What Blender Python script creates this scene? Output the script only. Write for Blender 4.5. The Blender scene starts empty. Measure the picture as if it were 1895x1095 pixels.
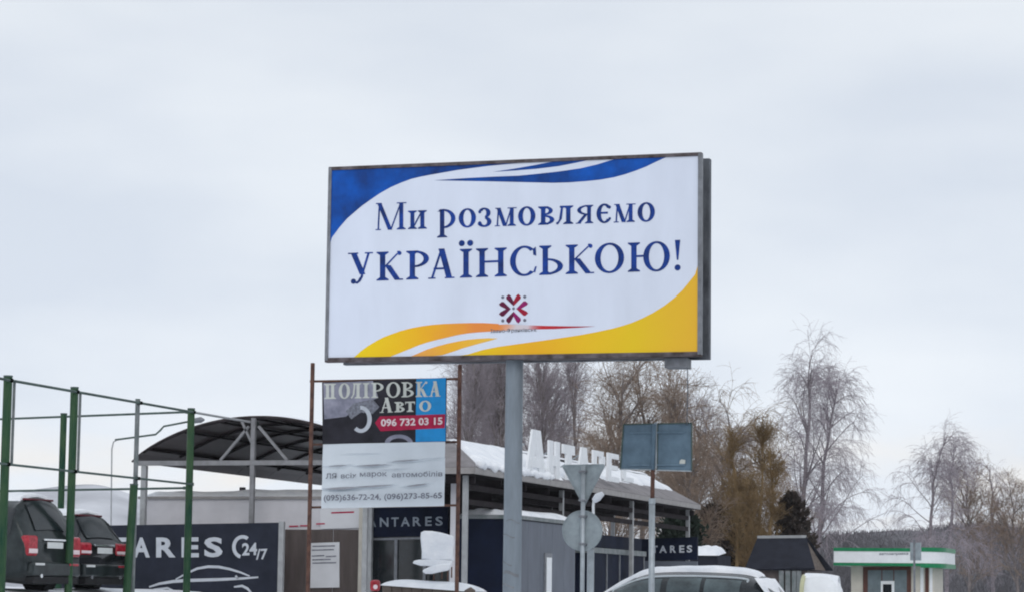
import bpy, bmesh, math, random
import numpy as np
from mathutils import Vector, Matrix

SC = bpy.context.scene
COL = SC.collection
R = math.radians
# ------------------------------------------------------------------ camera
# World: +Y runs along the road, +X across it to the right; the eye sits in a car on the road.
FPX, PCX, PCY = 4700.0, 947.5, 547.5
EYE = 1.30
YAW, PITCH, ROLL = R(17.0), math.atan2(550.5, FPX), R(0.68)
Fw = Vector((-math.sin(YAW)*math.cos(PITCH), math.cos(YAW)*math.cos(PITCH), math.sin(PITCH)))
Rt0 = Vector((math.cos(YAW), math.sin(YAW), 0))
Up0 = Rt0.cross(Fw)
Rt = Rt0*math.cos(ROLL) + Up0*math.sin(ROLL)
Up = Up0*math.cos(ROLL) - Rt0*math.sin(ROLL)
cam = bpy.data.cameras.new('camera')
cam.sensor_width = 36.0
cam.lens = 36.0*FPX/1895.0
cam.clip_start, cam.clip_end = 0.1, 5000
camo = bpy.data.objects.new('camera', cam)
COL.objects.link(camo)
m = Matrix((Rt, Up, -Fw)).transposed().to_4x4()
m.translation = Vector((0, 0, EYE))
camo.matrix_world = m
SC.camera = camo

# ------------------------------------------------------------------ sky and sun
SUN_EL, SUN_AZ = R(34), R(158)          # azimuth measured from +Y towards +X
w = bpy.data.worlds.new('World'); SC.world = w; w.use_nodes = True
nt = w.node_tree; nt.nodes.clear()
def N(tree, typ, **kw):
    n = tree.nodes.new(typ)
    for k, v in kw.items():
        if k in n.inputs: n.inputs[k].default_value = v
        else: setattr(n, k, v)
    return n
out = N(nt, 'ShaderNodeOutputWorld'); bg = N(nt, 'ShaderNodeBackground', Strength=0.1)
sky = N(nt, 'ShaderNodeTexSky', sky_type='NISHITA', sun_disc=False, sun_elevation=SUN_EL, sun_rotation=SUN_AZ, dust_density=3.0)
tc = N(nt, 'ShaderNodeTexCoord'); mp = N(nt, 'ShaderNodeMapping')
mp.inputs['Scale'].default_value = (2.6, 2.6, 7.5)
nz = N(nt, 'ShaderNodeTexNoise', Scale=1.6, Detail=4.0, Roughness=0.5)
rp = N(nt, 'ShaderNodeValToRGB')
e = rp.color_ramp.elements
e[0].position, e[0].color = 0.34, (0.71, 0.775, 0.875, 1)
e[1].position, e[1].color = 0.66, (0.88, 0.93, 0.99, 1)
sx = N(nt, 'ShaderNodeSeparateXYZ')
rz = N(nt, 'ShaderNodeMapRange'); rz.inputs[1].default_value = 0.03; rz.inputs[2].default_value = 0.26; rz.inputs[3].default_value = 1.07; rz.inputs[4].default_value = 0.93
vm = N(nt, 'ShaderNodeVectorMath', operation='SCALE')
vs = N(nt, 'ShaderNodeVectorMath', operation='SCALE'); vs.inputs['Scale'].default_value = 10.0
# cream breaks in the cloud low over the horizon
nz2 = N(nt, 'ShaderNodeTexNoise', Scale=5.0, Detail=3.0)
r2 = N(nt, 'ShaderNodeMapRange'); r2.inputs[1].default_value = 0.48; r2.inputs[2].default_value = 0.66; r2.inputs[3].default_value = 0; r2.inputs[4].default_value = 0.7
r3 = N(nt, 'ShaderNodeMapRange'); r3.inputs[1].default_value = 0.035; r3.inputs[2].default_value = 0.075; r3.inputs[3].default_value = 1; r3.inputs[4].default_value = 0
mu = N(nt, 'ShaderNodeMath', operation='MULTIPLY')
mxw = N(nt, 'ShaderNodeMix', data_type='RGBA'); mxw.inputs[7].default_value = (1.0, 0.93, 0.84, 1)
mx = N(nt, 'ShaderNodeMix', data_type='RGBA'); mx.inputs[0].default_value = 0.96
L = nt.links.new
L(tc.outputs['Generated'], mp.inputs[0]); L(mp.outputs[0], nz.inputs['Vector']); L(nz.outputs['Fac'], rp.inputs[0])
L(mp.outputs[0], nz2.inputs['Vector'])
L(tc.outputs['Generated'], sx.inputs[0]); L(sx.outputs['Z'], rz.inputs[0]); L(sx.outputs['Z'], r3.inputs[0]); L(nz2.outputs['Fac'], r2.inputs[0])
L(r2.outputs[0], mu.inputs[0]); L(r3.outputs[0], mu.inputs[1]); L(mu.outputs[0], mxw.inputs[0])
L(rp.outputs[0], vm.inputs[0]); L(rz.outputs[0], vm.inputs['Scale']); L(vm.outputs[0], mxw.inputs[6])
L(mxw.outputs[2], vs.inputs[0])
L(sky.outputs[0], mx.inputs[6]); L(vs.outputs[0], mx.inputs[7]); L(mx.outputs[2], bg.inputs['Color']); L(bg.outputs[0], out.inputs[0])
sl = bpy.data.lights.new('sun', 'SUN'); sl.energy = 0.75; sl.angle = R(40); sl.color = (1.0, 0.965, 0.92)
so = bpy.data.objects.new('sun', sl); COL.objects.link(so)
sd = Vector((math.sin(SUN_AZ)*math.cos(SUN_EL), math.cos(SUN_AZ)*math.cos(SUN_EL), math.sin(SUN_EL)))
so.rotation_euler = (-sd).to_track_quat('-Z', 'Y').to_euler()
so.location = (0, 0, 60)
SC.view_settings.view_transform = 'Standard'; SC.view_settings.look = 'None'
SC.view_settings.exposure = 0.0; SC.view_settings.gamma = 1.0
SC.render.engine = 'CYCLES'
SC.cycles.filter_width = 2.0
SC.cycles.max_bounces = 6

# ------------------------------------------------------------------ from the photograph's pixels to the place
def ray(px, py): return Fw*FPX + Rt*(px-PCX) - Up*(py-PCY)
E0 = Vector((0, 0, EYE))
def hy(px, py, Y): d = ray(px, py); return E0 + d*(Y/d.y)
def hx(px, py, X): d = ray(px, py); return E0 + d*(X/d.x)
FH = Vector((-math.sin(YAW), math.cos(YAW), 0))
def hd(px, py, D): d = ray(px, py); return E0 + d*(D/d.dot(FH))
def lerp(a, b, t): return a + (b-a)*t
def sm(a, b, x):
    t = min(1, max(0, (x-a)/(b-a))); return t*t*(3-2*t)
def gz(x, y):
    z = 0.28*sm(-8, -10.5, x) + 0.45*sm(-11, -17, x) + 0.35*sm(-18, -22.6, x) + 0.21*sm(-22.9, -24.2, x)
    return z

# ------------------------------------------------------------------ materials
MATS = {}
def mat(name, col, rough=0.6, metal=0.0, var=0.12, scale=4.0, bump=0.0, bscale=None, col2=None, spec=0.2, stretch=(1,1,1), coat=0.0, sss=0.0, detail=6.0):
    if name in MATS: return MATS[name]
    mt = bpy.data.materials.new(name); mt.use_nodes = True
    t = mt.node_tree; b = t.nodes['Principled BSDF']
    b.inputs['Roughness'].default_value = rough; b.inputs['Metallic'].default_value = metal
    b.inputs['Specular IOR Level'].default_value = spec; b.inputs['Coat Weight'].default_value = coat
    tcn = N(t, 'ShaderNodeTexCoord'); mpn = N(t, 'ShaderNodeMapping'); mpn.inputs['Scale'].default_value = stretch
    n = N(t, 'ShaderNodeTexNoise', Scale=scale, Detail=detail, Roughness=0.6)
    r = N(t, 'ShaderNodeValToRGB')
    c1 = [max(0, c*(1-var)) for c in col]; c2 = [min(1, c*(1+var)) for c in col] if col2 is None else col2
    r.color_ramp.elements[0].position = 0.32; r.color_ramp.elements[0].color = (*c1, 1)
    r.color_ramp.elements[1].position = 0.68; r.color_ramp.elements[1].color = (*c2, 1)
    t.links.new(tcn.outputs['Object'], mpn.inputs[0]); t.links.new(mpn.outputs[0], n.inputs['Vector'])
    t.links.new(n.outputs['Fac'], r.inputs[0]); t.links.new(r.outputs[0], b.inputs['Base Color'])
    if bump:
        nb = N(t, 'ShaderNodeTexNoise', Scale=bscale or scale*4, Detail=4.0)
        bp = N(t, 'ShaderNodeBump', Strength=bump, Distance=0.05)
        t.links.new(mpn.outputs[0], nb.inputs['Vector']); t.links.new(nb.outputs['Fac'], bp.inputs['Height']); t.links.new(bp.outputs[0], b.inputs['Normal'])
    MATS[name] = mt; return mt
def gradmat(name, stops, axis, a, b_, rough=0.45):
    """printed colour gradient along an object-space axis"""
    mt = bpy.data.materials.new(name); mt.use_nodes = True; t = mt.node_tree; bs = t.nodes['Principled BSDF']
    bs.inputs['Roughness'].default_value = rough; bs.inputs['Specular IOR Level'].default_value = 0.15
    tcn = N(t, 'ShaderNodeTexCoord'); s = N(t, 'ShaderNodeSeparateXYZ'); mr = N(t, 'ShaderNodeMapRange')
    mr.inputs[1].default_value = a; mr.inputs[2].default_value = b_
    n = N(t, 'ShaderNodeTexNoise', Scale=2.5, Detail=3.0); ad = N(t, 'ShaderNodeMath', operation='MULTIPLY_ADD'); ad.inputs[1].default_value = 0.12; ad.inputs[2].default_value = -0.06
    ad2 = N(t, 'ShaderNodeMath', operation='ADD')
    rr = N(t, 'ShaderNodeValToRGB'); el = rr.color_ramp.elements
    while len(el) < len(stops): el.new(0.5)
    for i, (p, c) in enumerate(stops): el[i].position = p; el[i].color = (*c, 1)
    t.links.new(tcn.outputs['Object'], s.inputs[0]); t.links.new(s.outputs[axis], mr.inputs[0])
    t.links.new(tcn.outputs['Object'], n.inputs['Vector']); t.links.new(n.outputs['Fac'], ad.inputs[0])
    t.links.new(mr.outputs[0], ad2.inputs[0]); t.links.new(ad.outputs[0], ad2.inputs[1]); t.links.new(ad2.outputs[0], rr.inputs[0])
    t.links.new(rr.outputs[0], bs.inputs['Base Color'])
    return mt
M = dict(
    snow=mat('snow', (0.80, 0.83, 0.88), 0.75, var=0.05, scale=2.5, bump=0.6, bscale=9.0, col2=(0.93, 0.94, 0.96)),
    snow_dirty=mat('trodden_snow', (0.80, 0.82, 0.86), 0.8, var=0.12, scale=0.8, bump=0.5, bscale=4.0, col2=(0.86, 0.88, 0.92)),
    asphalt=mat('wet_asphalt', (0.05, 0.052, 0.056), 0.55, var=0.3, scale=0.6, bump=0.2, bscale=30),
    line=mat('road_paint', (0.7, 0.7, 0.68), 0.6, var=0.2),
    poster=mat('poster_vinyl', (0.70, 0.75, 0.86), 0.5, var=0.055, scale=1.1, stretch=(1.2, 1, 0.35), bump=0.06, bscale=1.5),
    navy=mat('poster_blue_ink', (0.010, 0.038, 0.19), 0.5, var=0.35, scale=5, col2=(0.008, 0.055, 0.33)),
    blue=mat('poster_blue', (0.006, 0.030, 0.15), 0.5, var=0.2, scale=1.3, col2=(0.001, 0.10, 0.50)),
    frame=mat('frame_steel', (0.20, 0.21, 0.23), 0.5, metal=0.4, var=0.25, scale=6),
    rustframe=mat('rusty_frame', (0.085, 0.06, 0.055), 0.7, var=0.5, scale=5, col2=(0.16, 0.14, 0.15)),
    backpanel=mat('weathered_panel', (0.10, 0.11, 0.13), 0.6, var=0.4, scale=2.5, col2=(0.22, 0.24, 0.27), stretch=(1, 1, 0.4)),
    pole=mat('pole_paint', (0.205, 0.24, 0.275), 0.45, var=0.16, scale=3, stretch=(2, 2, 0.35), bump=0.05),
    galv=mat('galvanised_steel', (0.36, 0.40, 0.43), 0.42, metal=0.3, var=0.15, scale=8),
    sheet=mat('sign_back_grey', (0.28, 0.325, 0.35), 0.5, metal=0.15, var=0.2, scale=5),
    signblue=mat('sign_back_blue_grey', (0.12, 0.185, 0.245), 0.5, metal=0.1, var=0.15, scale=4, col2=(0.155, 0.235, 0.305)),
    rust=mat('rust_brown_paint', (0.10, 0.052, 0.046), 0.75, var=0.4, scale=9, col2=(0.17, 0.09, 0.065)),
    green=mat('green_paint', (0.010, 0.075, 0.042), 0.5, var=0.4, scale=4, col2=(0.045, 0.095, 0.04), stretch=(1, 1, 0.3)),
    greygreen=mat('worn_grey_green_paint', (0.17, 0.21, 0.21), 0.55, var=0.3, scale=4, col2=(0.24, 0.25, 0.26)),
    railgrey=mat('rail_grey_green', (0.075, 0.11, 0.10), 0.55, var=0.3, scale=4),
    brownroof=mat('brown_polycarbonate', (0.05, 0.036, 0.036), 0.45, var=0.3, scale=2, stretch=(1, 0.2, 1)),
    beam=mat('beam_grey_paint', (0.34, 0.35, 0.36), 0.5, var=0.15, scale=5),
    truss=mat('truss_grey', (0.23, 0.23, 0.24), 0.55, var=0.2, scale=5),
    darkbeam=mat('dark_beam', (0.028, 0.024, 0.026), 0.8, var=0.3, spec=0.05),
    fascia=mat('fascia_grey_brown', (0.30, 0.285, 0.28), 0.55, var=0.15, scale=4),
    rooftile=mat('grey_brown_metal_tile', (0.22, 0.205, 0.21), 0.7, var=0.2, scale=3),
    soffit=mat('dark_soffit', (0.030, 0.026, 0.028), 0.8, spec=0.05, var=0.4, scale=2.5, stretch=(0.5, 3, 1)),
    lightwall=mat('pale_grey_render', (0.62, 0.61, 0.64), 0.85, var=0.10, scale=1.3, bump=0.1),
    whitepanel=mat('white_sheet', (0.66, 0.67, 0.70), 0.6, var=0.07, scale=1.5),
    brownpanel=mat('brown_sheet', (0.10, 0.082, 0.078), 0.6, var=0.2, scale=1.5, stretch=(4, 4, 0.6)),
    darknavy=mat('navy_sheet', (0.006, 0.010, 0.026), 0.7, var=0.3, scale=2, spec=0.1),
    bannerdark=mat('dark_banner', (0.014, 0.019, 0.033), 0.6, spec=0.2, var=0.3, scale=1.5, col2=(0.024, 0.028, 0.046)),
    greywall=mat('slate_grey_sheet', (0.13, 0.145, 0.175), 0.6, var=0.12, scale=2.5, stretch=(1, 1, 0.4)),
    silver=mat('silver_print', (0.52, 0.55, 0.60), 0.5, var=0.08),
    silverdim=mat('dull_silver_letter', (0.27, 0.31, 0.36), 0.5, var=0.15, scale=8),
    white=mat('white_paint', (0.78, 0.80, 0.82), 0.5, var=0.05),
    glass=mat('dark_glass', (0.012, 0.016, 0.02), 0.06, var=0.1, spec=0.6),
    rearglass=mat('rear_glass', (0.010, 0.016, 0.019), 0.16, var=0.2, spec=0.6),
    glasslit=mat('grey_glass', (0.16, 0.20, 0.22), 0.12, var=0.2, scale=3, spec=0.6),
    carblack=mat('car_paint_dark', (0.012, 0.015, 0.019), 0.25, var=0.3, scale=5, coat=0.5, col2=(0.02, 0.026, 0.03)),
    cargrey=mat('car_paint_graphite', (0.012, 0.019, 0.021), 0.3, metal=0.3, var=0.3, scale=5, coat=0.5, col2=(0.026, 0.036, 0.038)),
    plastic=mat('black_plastic', (0.018, 0.018, 0.02), 0.6, var=0.3),
    tyre=mat('tyre_rubber', (0.015, 0.015, 0.016), 0.85, var=0.2),
    rim=mat('alloy', (0.35, 0.36, 0.38), 0.35, metal=0.7),
    lampred=mat('red_lens', (0.33, 0.008, 0.02), 0.15, var=0.3, scale=10, col2=(0.5, 0.03, 0.05), coat=0.5),
    lampdark=mat('dark_red_lens', (0.10, 0.01, 0.018), 0.3, var=0.3),
    lampwhite=mat('clear_lens', (0.75, 0.62, 0.64), 0.2, var=0.1, coat=0.5),
    trimlight=mat('bright_trim', (0.55, 0.60, 0.63), 0.3, metal=0.2, var=0.05),
    carglass=mat('daylit_car_glass', (0.035, 0.055, 0.065), 0.08, var=0.5, scale=2.5, spec=0.6, col2=(0.09, 0.125, 0.135)),  # lighter teal paints the daylight seen through the estate car
    chrome=mat('chrome', (0.75, 0.78, 0.80), 0.15, metal=0.9, var=0.05),
    plate=mat('plate_white', (0.62, 0.64, 0.64), 0.5, var=0.06, scale=12),
    cyan=mat('cyan_print', (0.016, 0.27, 0.62), 0.45, var=0.12, scale=4),
    redprint=mat('crimson_print', (0.42, 0.012, 0.06), 0.45, var=0.15, scale=6),
    pinkprint=mat('pale_pink_print', (0.80, 0.66, 0.68), 0.5, var=0.05),
    blackprint=mat('black_print', (0.016, 0.016, 0.022), 0.5, var=0.4, scale=3, col2=(0.03, 0.028, 0.04)),
    lilacprint_sheen=mat('lilac_grey_print_sheen', (0.24, 0.25, 0.33), 0.5, var=0.35, scale=4, col2=(0.34, 0.34, 0.42)),
    creamprint=mat('cream_print', (0.58, 0.60, 0.56), 0.5, var=0.1),
    greyprint=mat('grey_print', (0.15, 0.16, 0.19), 0.6, var=0.3, scale=20, col2=(0.27, 0.28, 0.33)),
    cloth=mat('banner_cloth', (0.66, 0.71, 0.755), 0.6, var=0.05, scale=2),
    crease=mat('banner_fold_strip', (0.30, 0.30, 0.33), 0.7, var=0.2),
    stgreen=mat('station_green', (0.015, 0.20, 0.085), 0.4, var=0.15),
    cream=mat('cream_render', (0.56, 0.53, 0.47), 0.8, var=0.08),
    brownframe=mat('brown_frame', (0.10, 0.045, 0.035), 0.5, var=0.2),
    wood=mat('brown_boards', (0.13, 0.105, 0.09), 0.8, var=0.3, scale=3, stretch=(1, 1, 5)),
    darkroof=mat('dark_bitumen_roof', (0.020, 0.022, 0.032), 0.8, spec=0.15, var=0.25, scale=3),
    yellowrim=mat('yellow_green_rim', (0.50, 0.50, 0.33), 0.6),
    bark=mat('grey_bark', (0.20, 0.175, 0.17), 0.9, var=0.3, scale=6),
    birchbark=mat('birch_bark', (0.22, 0.195, 0.21), 0.85, var=0.35, scale=5, stretch=(1, 1, 3)),
    twig=mat('twig_grey_lilac', (0.30, 0.265, 0.285), 0.9, var=0.2, scale=2),
    twigbrown=mat('twig_brown', (0.27, 0.205, 0.16), 0.9, var=0.3, scale=1.2),
    birchtwig=mat('birch_twig', (0.37, 0.33, 0.36), 0.9, var=0.2, scale=2),
    twigyellow=mat('twig_ochre', (0.245, 0.17, 0.09), 0.9, var=0.3, scale=1.2),
    thuja=mat('thuja_brown', (0.22, 0.135, 0.05), 0.9, var=0.35, scale=1.5, col2=(0.36, 0.24, 0.10)),
    evergreen=mat('evergreen_dark', (0.018, 0.028, 0.020), 0.9, var=0.4, scale=2),
    darkbush=mat('dark_bush', (0.05, 0.04, 0.035), 0.9, var=0.4, scale=2),
    hill=mat('winter_wood_slope', (0.085, 0.083, 0.095), 0.95, var=0.3, scale=0.05, stretch=(1, 1, 1), col2=(0.17, 0.165, 0.18)),
    hillsnow=mat('snowy_slope', (0.42, 0.43, 0.47), 0.9, var=0.35, scale=0.03, col2=(0.72, 0.73, 0.77)),
    farwood=mat('far_wood_twigs', (0.13, 0.125, 0.137), 0.95, var=0.3, scale=0.2),
)

# ------------------------------------------------------------------ mesh helpers
ORG = {}
def vec(p): return Vector(p)
class MB:
    def __init__(s): s.v = []; s.f = []; s.np = []
    def add(s, vs, fs):
        o = len(s.v); s.v += [tuple(p) for p in vs]; s.f += [tuple(i+o for i in f) for f in fs]; return s
    def box(s, a, b):
        (x0, y0, z0), (x1, y1, z1) = a, b
        x0, x1 = min(x0, x1), max(x0, x1); y0, y1 = min(y0, y1), max(y0, y1); z0, z1 = min(z0, z1), max(z0, z1)
        return s.add([(x0,y0,z0),(x1,y0,z0),(x1,y1,z0),(x0,y1,z0),(x0,y0,z1),(x1,y0,z1),(x1,y1,z1),(x0,y1,z1)],
                     [(0,3,2,1),(4,5,6,7),(0,1,5,4),(1,2,6,5),(2,3,7,6),(3,0,4,7)])
    def bar(s, a, b, wd, ht, up=(0, 0, 1)):
        a, b = vec(a), vec(b); d = (b-a).normalized(); u = vec(up)
        sd_ = d.cross(u)
        if sd_.length < 1e-4: sd_ = d.cross(Vector((0, 1, 0)))
        sd_.normalize(); u = sd_.cross(d)
        vs = [p + sd_*i*wd/2 + u*j*ht/2 for p in (a, b) for i, j in ((-1,-1),(1,-1),(1,1),(-1,1))]
        return s.add(vs, [(0,1,2,3),(7,6,5,4),(0,4,5,1),(1,5,6,2),(2,6,7,3),(3,7,4,0)])
    def tube(s, pts, rad, n=8, cap=True):
        pts = [vec(p) for p in pts]; K = len(pts)
        rad = [rad]*K if not hasattr(rad, '__len__') else rad
        ref = None; vs = []
        for i, p in enumerate(pts):
            d = (pts[min(i+1, K-1)] - pts[max(i-1, 0)]).normalized()
            if ref is None:
                ref = d.cross(Vector((0, 0, 1)))
                if ref.length < 1e-3: ref = d.cross(Vector((1, 0, 0)))
            ref = (ref - d*ref.dot(d)).normalized(); o = d.cross(ref)
            for k in range(n):
                a = 2*math.pi*k/n; vs.append(p + (ref*math.cos(a) + o*math.sin(a))*rad[i])
        fs = [(i*n+k, i*n+(k+1) % n, (i+1)*n+(k+1) % n, (i+1)*n+k) for i in range(K-1) for k in range(n)]
        if cap: fs += [tuple(range(n-1, -1, -1)), tuple(range((K-1)*n, K*n))]
        return s.add(vs, fs)
    def prism(s, outline, off):
        """outline polygon swept by a vector"""
        off = vec(off); a = [vec(p) for p in outline]; n = len(a)
        vs = a + [p+off for p in a]
        fs = [tuple(range(n)), tuple(range(2*n-1, n-1, -1))] + [(i, i+n, (i+1) % n+n, (i+1) % n) for i in range(n)]
        return s.add(vs, fs)
    def poly(s, pts): return s.add(pts, [tuple(range(len(pts)))])
    def grid(s, fn, nu, nv):
        vs = [fn(i/nu, j/nv) for i in range(nu+1) for j in range(nv+1)]
        return s.add(vs, [(i*(nv+1)+j, (i+1)*(nv+1)+j, (i+1)*(nv+1)+j+1, i*(nv+1)+j+1) for i in range(nu) for j in range(nv)])
    def build(s, name, mt, parent=None, bevel=0.0, smooth=False, seg=2, sub=0, loc=None, local=False):
        me = bpy.data.meshes.new(name)
        if local: o = Vector((0, 0, 0))
        elif parent is not None: o = ORG.get(parent.name, Vector((0, 0, 0)))
        elif loc is not None: o = vec(loc)
        else: o = Vector((0, 0, 0))
        me.from_pydata([(p[0]-o.x, p[1]-o.y, p[2]-o.z) for p in s.v], [], s.f)
        bm = bmesh.new(); bm.from_mesh(me); bmesh.ops.recalc_face_normals(bm, faces=bm.faces); bm.to_mesh(me); bm.free()
        me.materials.append(mt)
        ob = bpy.data.objects.new(name, me); COL.objects.link(ob)
        if parent is not None: ob.parent = parent; ORG[ob.name] = o
        elif not local: ob.location = o; ORG[ob.name] = o
        if smooth:
            for p in me.polygons: p.use_smooth = True
        if bevel:
            md = ob.modifiers.new('bevel', 'BEVEL'); md.width = bevel; md.segments = seg; md.limit_method = 'ANGLE'; md.angle_limit = R(35)
        if sub:
            md = ob.modifiers.new('sub', 'SUBSURF'); md.levels = sub; md.render_levels = sub
        return ob
def tag(o, label=None, cat=None, group=None, kind=None):
    if label: o['label'] = label
    if cat: o['category'] = cat
    if group: o['group'] = group
    if kind: o['kind'] = kind
    return o
def thing(name, label, cat, loc=(0, 0, 0), group=None, rz=0):
    o = bpy.data.objects.new(name, None); COL.objects.link(o); o.location = loc; o.rotation_euler = (0, 0, rz)
    o.empty_display_size = 0.3; ORG[o.name] = vec(loc)
    return tag(o, label, cat, group)
def text_pts(body, bold=0.0):
    c = bpy.data.curves.new('t', 'FONT'); c.body = body; c.offset = bold; c.resolution_u = 3
    o = bpy.data.objects.new('t', c); COL.objects.link(o); bpy.context.view_layer.update()
    me = o.to_mesh(); v = np.array([(p.co.x, p.co.y) for p in me.vertices]); f = [tuple(p.vertices) for p in me.polygons]
    o.to_mesh_clear(); bpy.data.objects.remove(o); bpy.data.curves.remove(c)
    v = (v - v.min(0)) / (v.max(0) - v.min(0))
    return v, f
def put_text(mb, body, bl, br, tl, bold=0.0, lift=(0, -0.004, 0)):
    """flat lettering fitted into the parallelogram bottom-left, bottom-right, top-left"""
    v, f = text_pts(body, bold); bl, br, tl, l = vec(bl), vec(br), vec(tl), vec(lift)
    mb.add([bl + (br-bl)*float(a) + (tl-bl)*float(b) + l for a, b in v], f)

# serif letters drawn as strokes: polygons in a w x h box
def arc(cx, cy, rx, ry, tx, ty, a0, a1, n=18):
    P = []
    for i in range(n):
        q = []
        for a in (a0+(a1-a0)*i/n, a0+(a1-a0)*(i+1)/n):
            a = R(a); q.append(((cx+rx*math.cos(a), cy+ry*math.sin(a)), (cx+(rx-tx)*math.cos(a), cy+(ry-ty)*math.sin(a))))
        P.append([q[0][0], q[1][0], q[1][1], q[0][1]])
    return P
def blob(cx, cy, r, n=14): return [[(cx+r*math.cos(2*math.pi*i/n), cy+r*math.sin(2*math.pi*i/n)) for i in range(n)]]
def glyph(ch, w, h, t):
    if ch in 'Ммия': t *= 0.84
    u = t*0.36; sf = t*0.34; e_ = t*0.62
    def st(xc, y0=0, y1=h, s0=True, s1=True, tt=t):
        P = [[(xc-tt/2, y0), (xc+tt/2, y0), (xc+tt/2, y1), (xc-tt/2, y1)]]
        for y, on, d in ((y0, s0, 1), (y1, s1, -1)):
            if on: P.append([(xc-tt/2-e_, y), (xc+tt/2+e_, y), (xc+tt/2+e_, y+d*sf*0.6), (xc+tt/2, y+d*sf*1.8), (xc-tt/2, y+d*sf*1.8), (xc-tt/2-e_, y+d*sf*0.6)])
        return P
    def dg(x0, y0, x1, y1, ww): return [[(x0-ww/2, y0), (x0+ww/2, y0), (x1+ww/2, y1), (x1-ww/2, y1)]]
    def hb(x0, x1, y, th): return [[(x0, y-th/2), (x1, y-th/2), (x1, y+th/2), (x0, y+th/2)]]
    def sr(xc, y, hw, d=1): return [[(xc-hw, y), (xc+hw, y), (xc+hw, y+d*sf*0.7), (xc-hw, y+d*sf*0.7)]]
    lx, rx_ = t/2+e_, w-t/2-e_
    if ch in 'Мм':
        return (dg(e_+u/2+0.02*w, 0, lx+0.02*w, h, u*1.1) + sr(e_+u/2+0.02*w, 0, e_*1.1) + sr(lx, h, e_*1.2, -1) + dg(lx+t*0.1, h, w*0.5, 0, t*1.05) + dg(w*0.5+t*0.2, 0, rx_-t*0.1, h, u) + st(rx_, 0, h, True, False) + sr(rx_+t*0.1, h, e_+t*0.6, -1))
    if ch in 'иИ': return st(lx) + st(rx_) + dg(lx+t*0.3, h*0.12, rx_-t*0.3, h*0.88, u*1.1)
    if ch in 'НН': return st(lx) + st(rx_) + hb(lx, rx_, h*0.53, u)
    if ch == 'П': return st(lx, 0, h) + st(rx_, 0, h) + hb(lx, rx_, h-u*0.6, u*1.2)
    if ch == 'І': return st(w/2)
    if ch == 'Ї': return st(w/2) + blob(w*0.5-t*0.78, h*1.2, t*0.56) + blob(w*0.5+t*0.78, h*1.2, t*0.56)
    if ch == 'р':
        d = -h*0.5
        return st(lx, d, h, True, False) + [[(lx-t/2-e_, h*0.9), (lx, h*0.86), (lx+t*0.4, h*1.04), (lx, h*0.98)]] + arc(lx+t*0.2, h*0.5, w-lx-t*0.2, h*0.52, t, u*1.2, -100, 110)
    if ch == 'Р': return st(lx) + arc(lx+t*0.4, h*0.71, w-lx-t*0.4, h*0.29, t, u, -90, 90) + hb(lx, lx+t*0.5, h-u/2, u) + hb(lx, lx+t*0.5, h*0.42+u/2, u)
    if ch in 'оО': return arc(w/2, h/2, w/2, h*0.52, t*1.05, u*1.05, 0, 360, 32)
    if ch == 'С': return arc(w*0.53, h/2, w*0.53, h*0.52, t*1.05, u*1.1, 48, 312, 30) + [[(w*0.86, h*0.70), (w*0.97, h*0.66), (w*0.955, h*0.97), (w*0.84, h*0.90)], [(w*0.86, h*0.12), (w*0.93, h*0.09), (w*0.99, h*0.30), (w*0.93, h*0.30)]]
    if ch == 'є': return arc(w*0.54, h/2, w*0.54, h*0.52, t, u*1.2, 40, 318, 26) + hb(w*0.2, w*0.78, h*0.53, u*1.2) + blob(w*0.9, h*0.22, t*0.3) + blob(w*0.88, h*0.82, t*0.36)
    if ch == 'з': return arc(w*0.45, h*0.74, w*0.47, h*0.28, t*0.95, u*1.1, -80, 150, 18) + arc(w*0.45, h*0.26, w*0.54, h*0.28, t*1.0, u*1.2, -160, 80, 18) + blob(w*0.12, h*0.80, t*0.34) + blob(w*0.12, h*0.20, t*0.40)
    if ch in 'вВ':
        k = 0.52
        return st(lx) + arc(lx+t*0.3, h*(1+k)/2, (w-lx)*0.86-t*0.3, h*(1-k)/2, t*0.9, u, -90, 90, 14) + arc(lx+t*0.3, h*k/2, w-lx-t*0.3, h*k/2, t, u, -90, 90, 14) + hb(lx, lx+t*0.4, h-u/2, u) + hb(lx, lx+t*0.4, h*k, u) + hb(lx, lx+t*0.4, u/2, u)
    if ch in 'лЛ': return st(rx_) + hb(w*0.2, rx_, h-u*0.6, u*1.2) + [[(w*0.28, h), (w*0.28+u*1.3, h), (w*0.22+u, h*0.3), (w*0.10, 0), (0, 0), (w*0.02, h*0.07), (w*0.15, h*0.25)]] + blob(w*0.05, h*0.06, t*0.28)
    if ch == 'я': return st(rx_) + arc(rx_-t*0.3, h*0.73, rx_*0.86, h*0.27, t, u, 90, 270, 16) + hb(rx_-t*0.4, rx_, h-u/2, u) + hb(rx_-t*0.4, rx_, h*0.46+u/2, u) + dg(t*0.5, 0, rx_-t*0.9, h*0.48, t*0.95) + sr(t*0.5, 0, t*0.7)
    if ch in 'уУ': return dg(lx+t*0.1, h, w*0.57, h*0.24, t*1.05) + dg(w*0.52, h*0.12, rx_+t*0.1, h, u*1.2) + sr(lx+t*0.05, h, t*0.95, -1) + sr(rx_+t*0.1, h, t*0.75, -1) + [[(w*0.46, h*0.13), (w*0.60, h*0.18), (w*0.50, -h*0.0), (w*0.38, -h*0.085), (w*0.26, -h*0.05), (w*0.40, h*0.02)]] + blob(w*0.24, h*0.005, t*0.48) + [[(w*0.17, h*0.09), (w*0.24, h*0.03), (w*0.3, h*0.06), (w*0.2, h*0.07)]]
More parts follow.
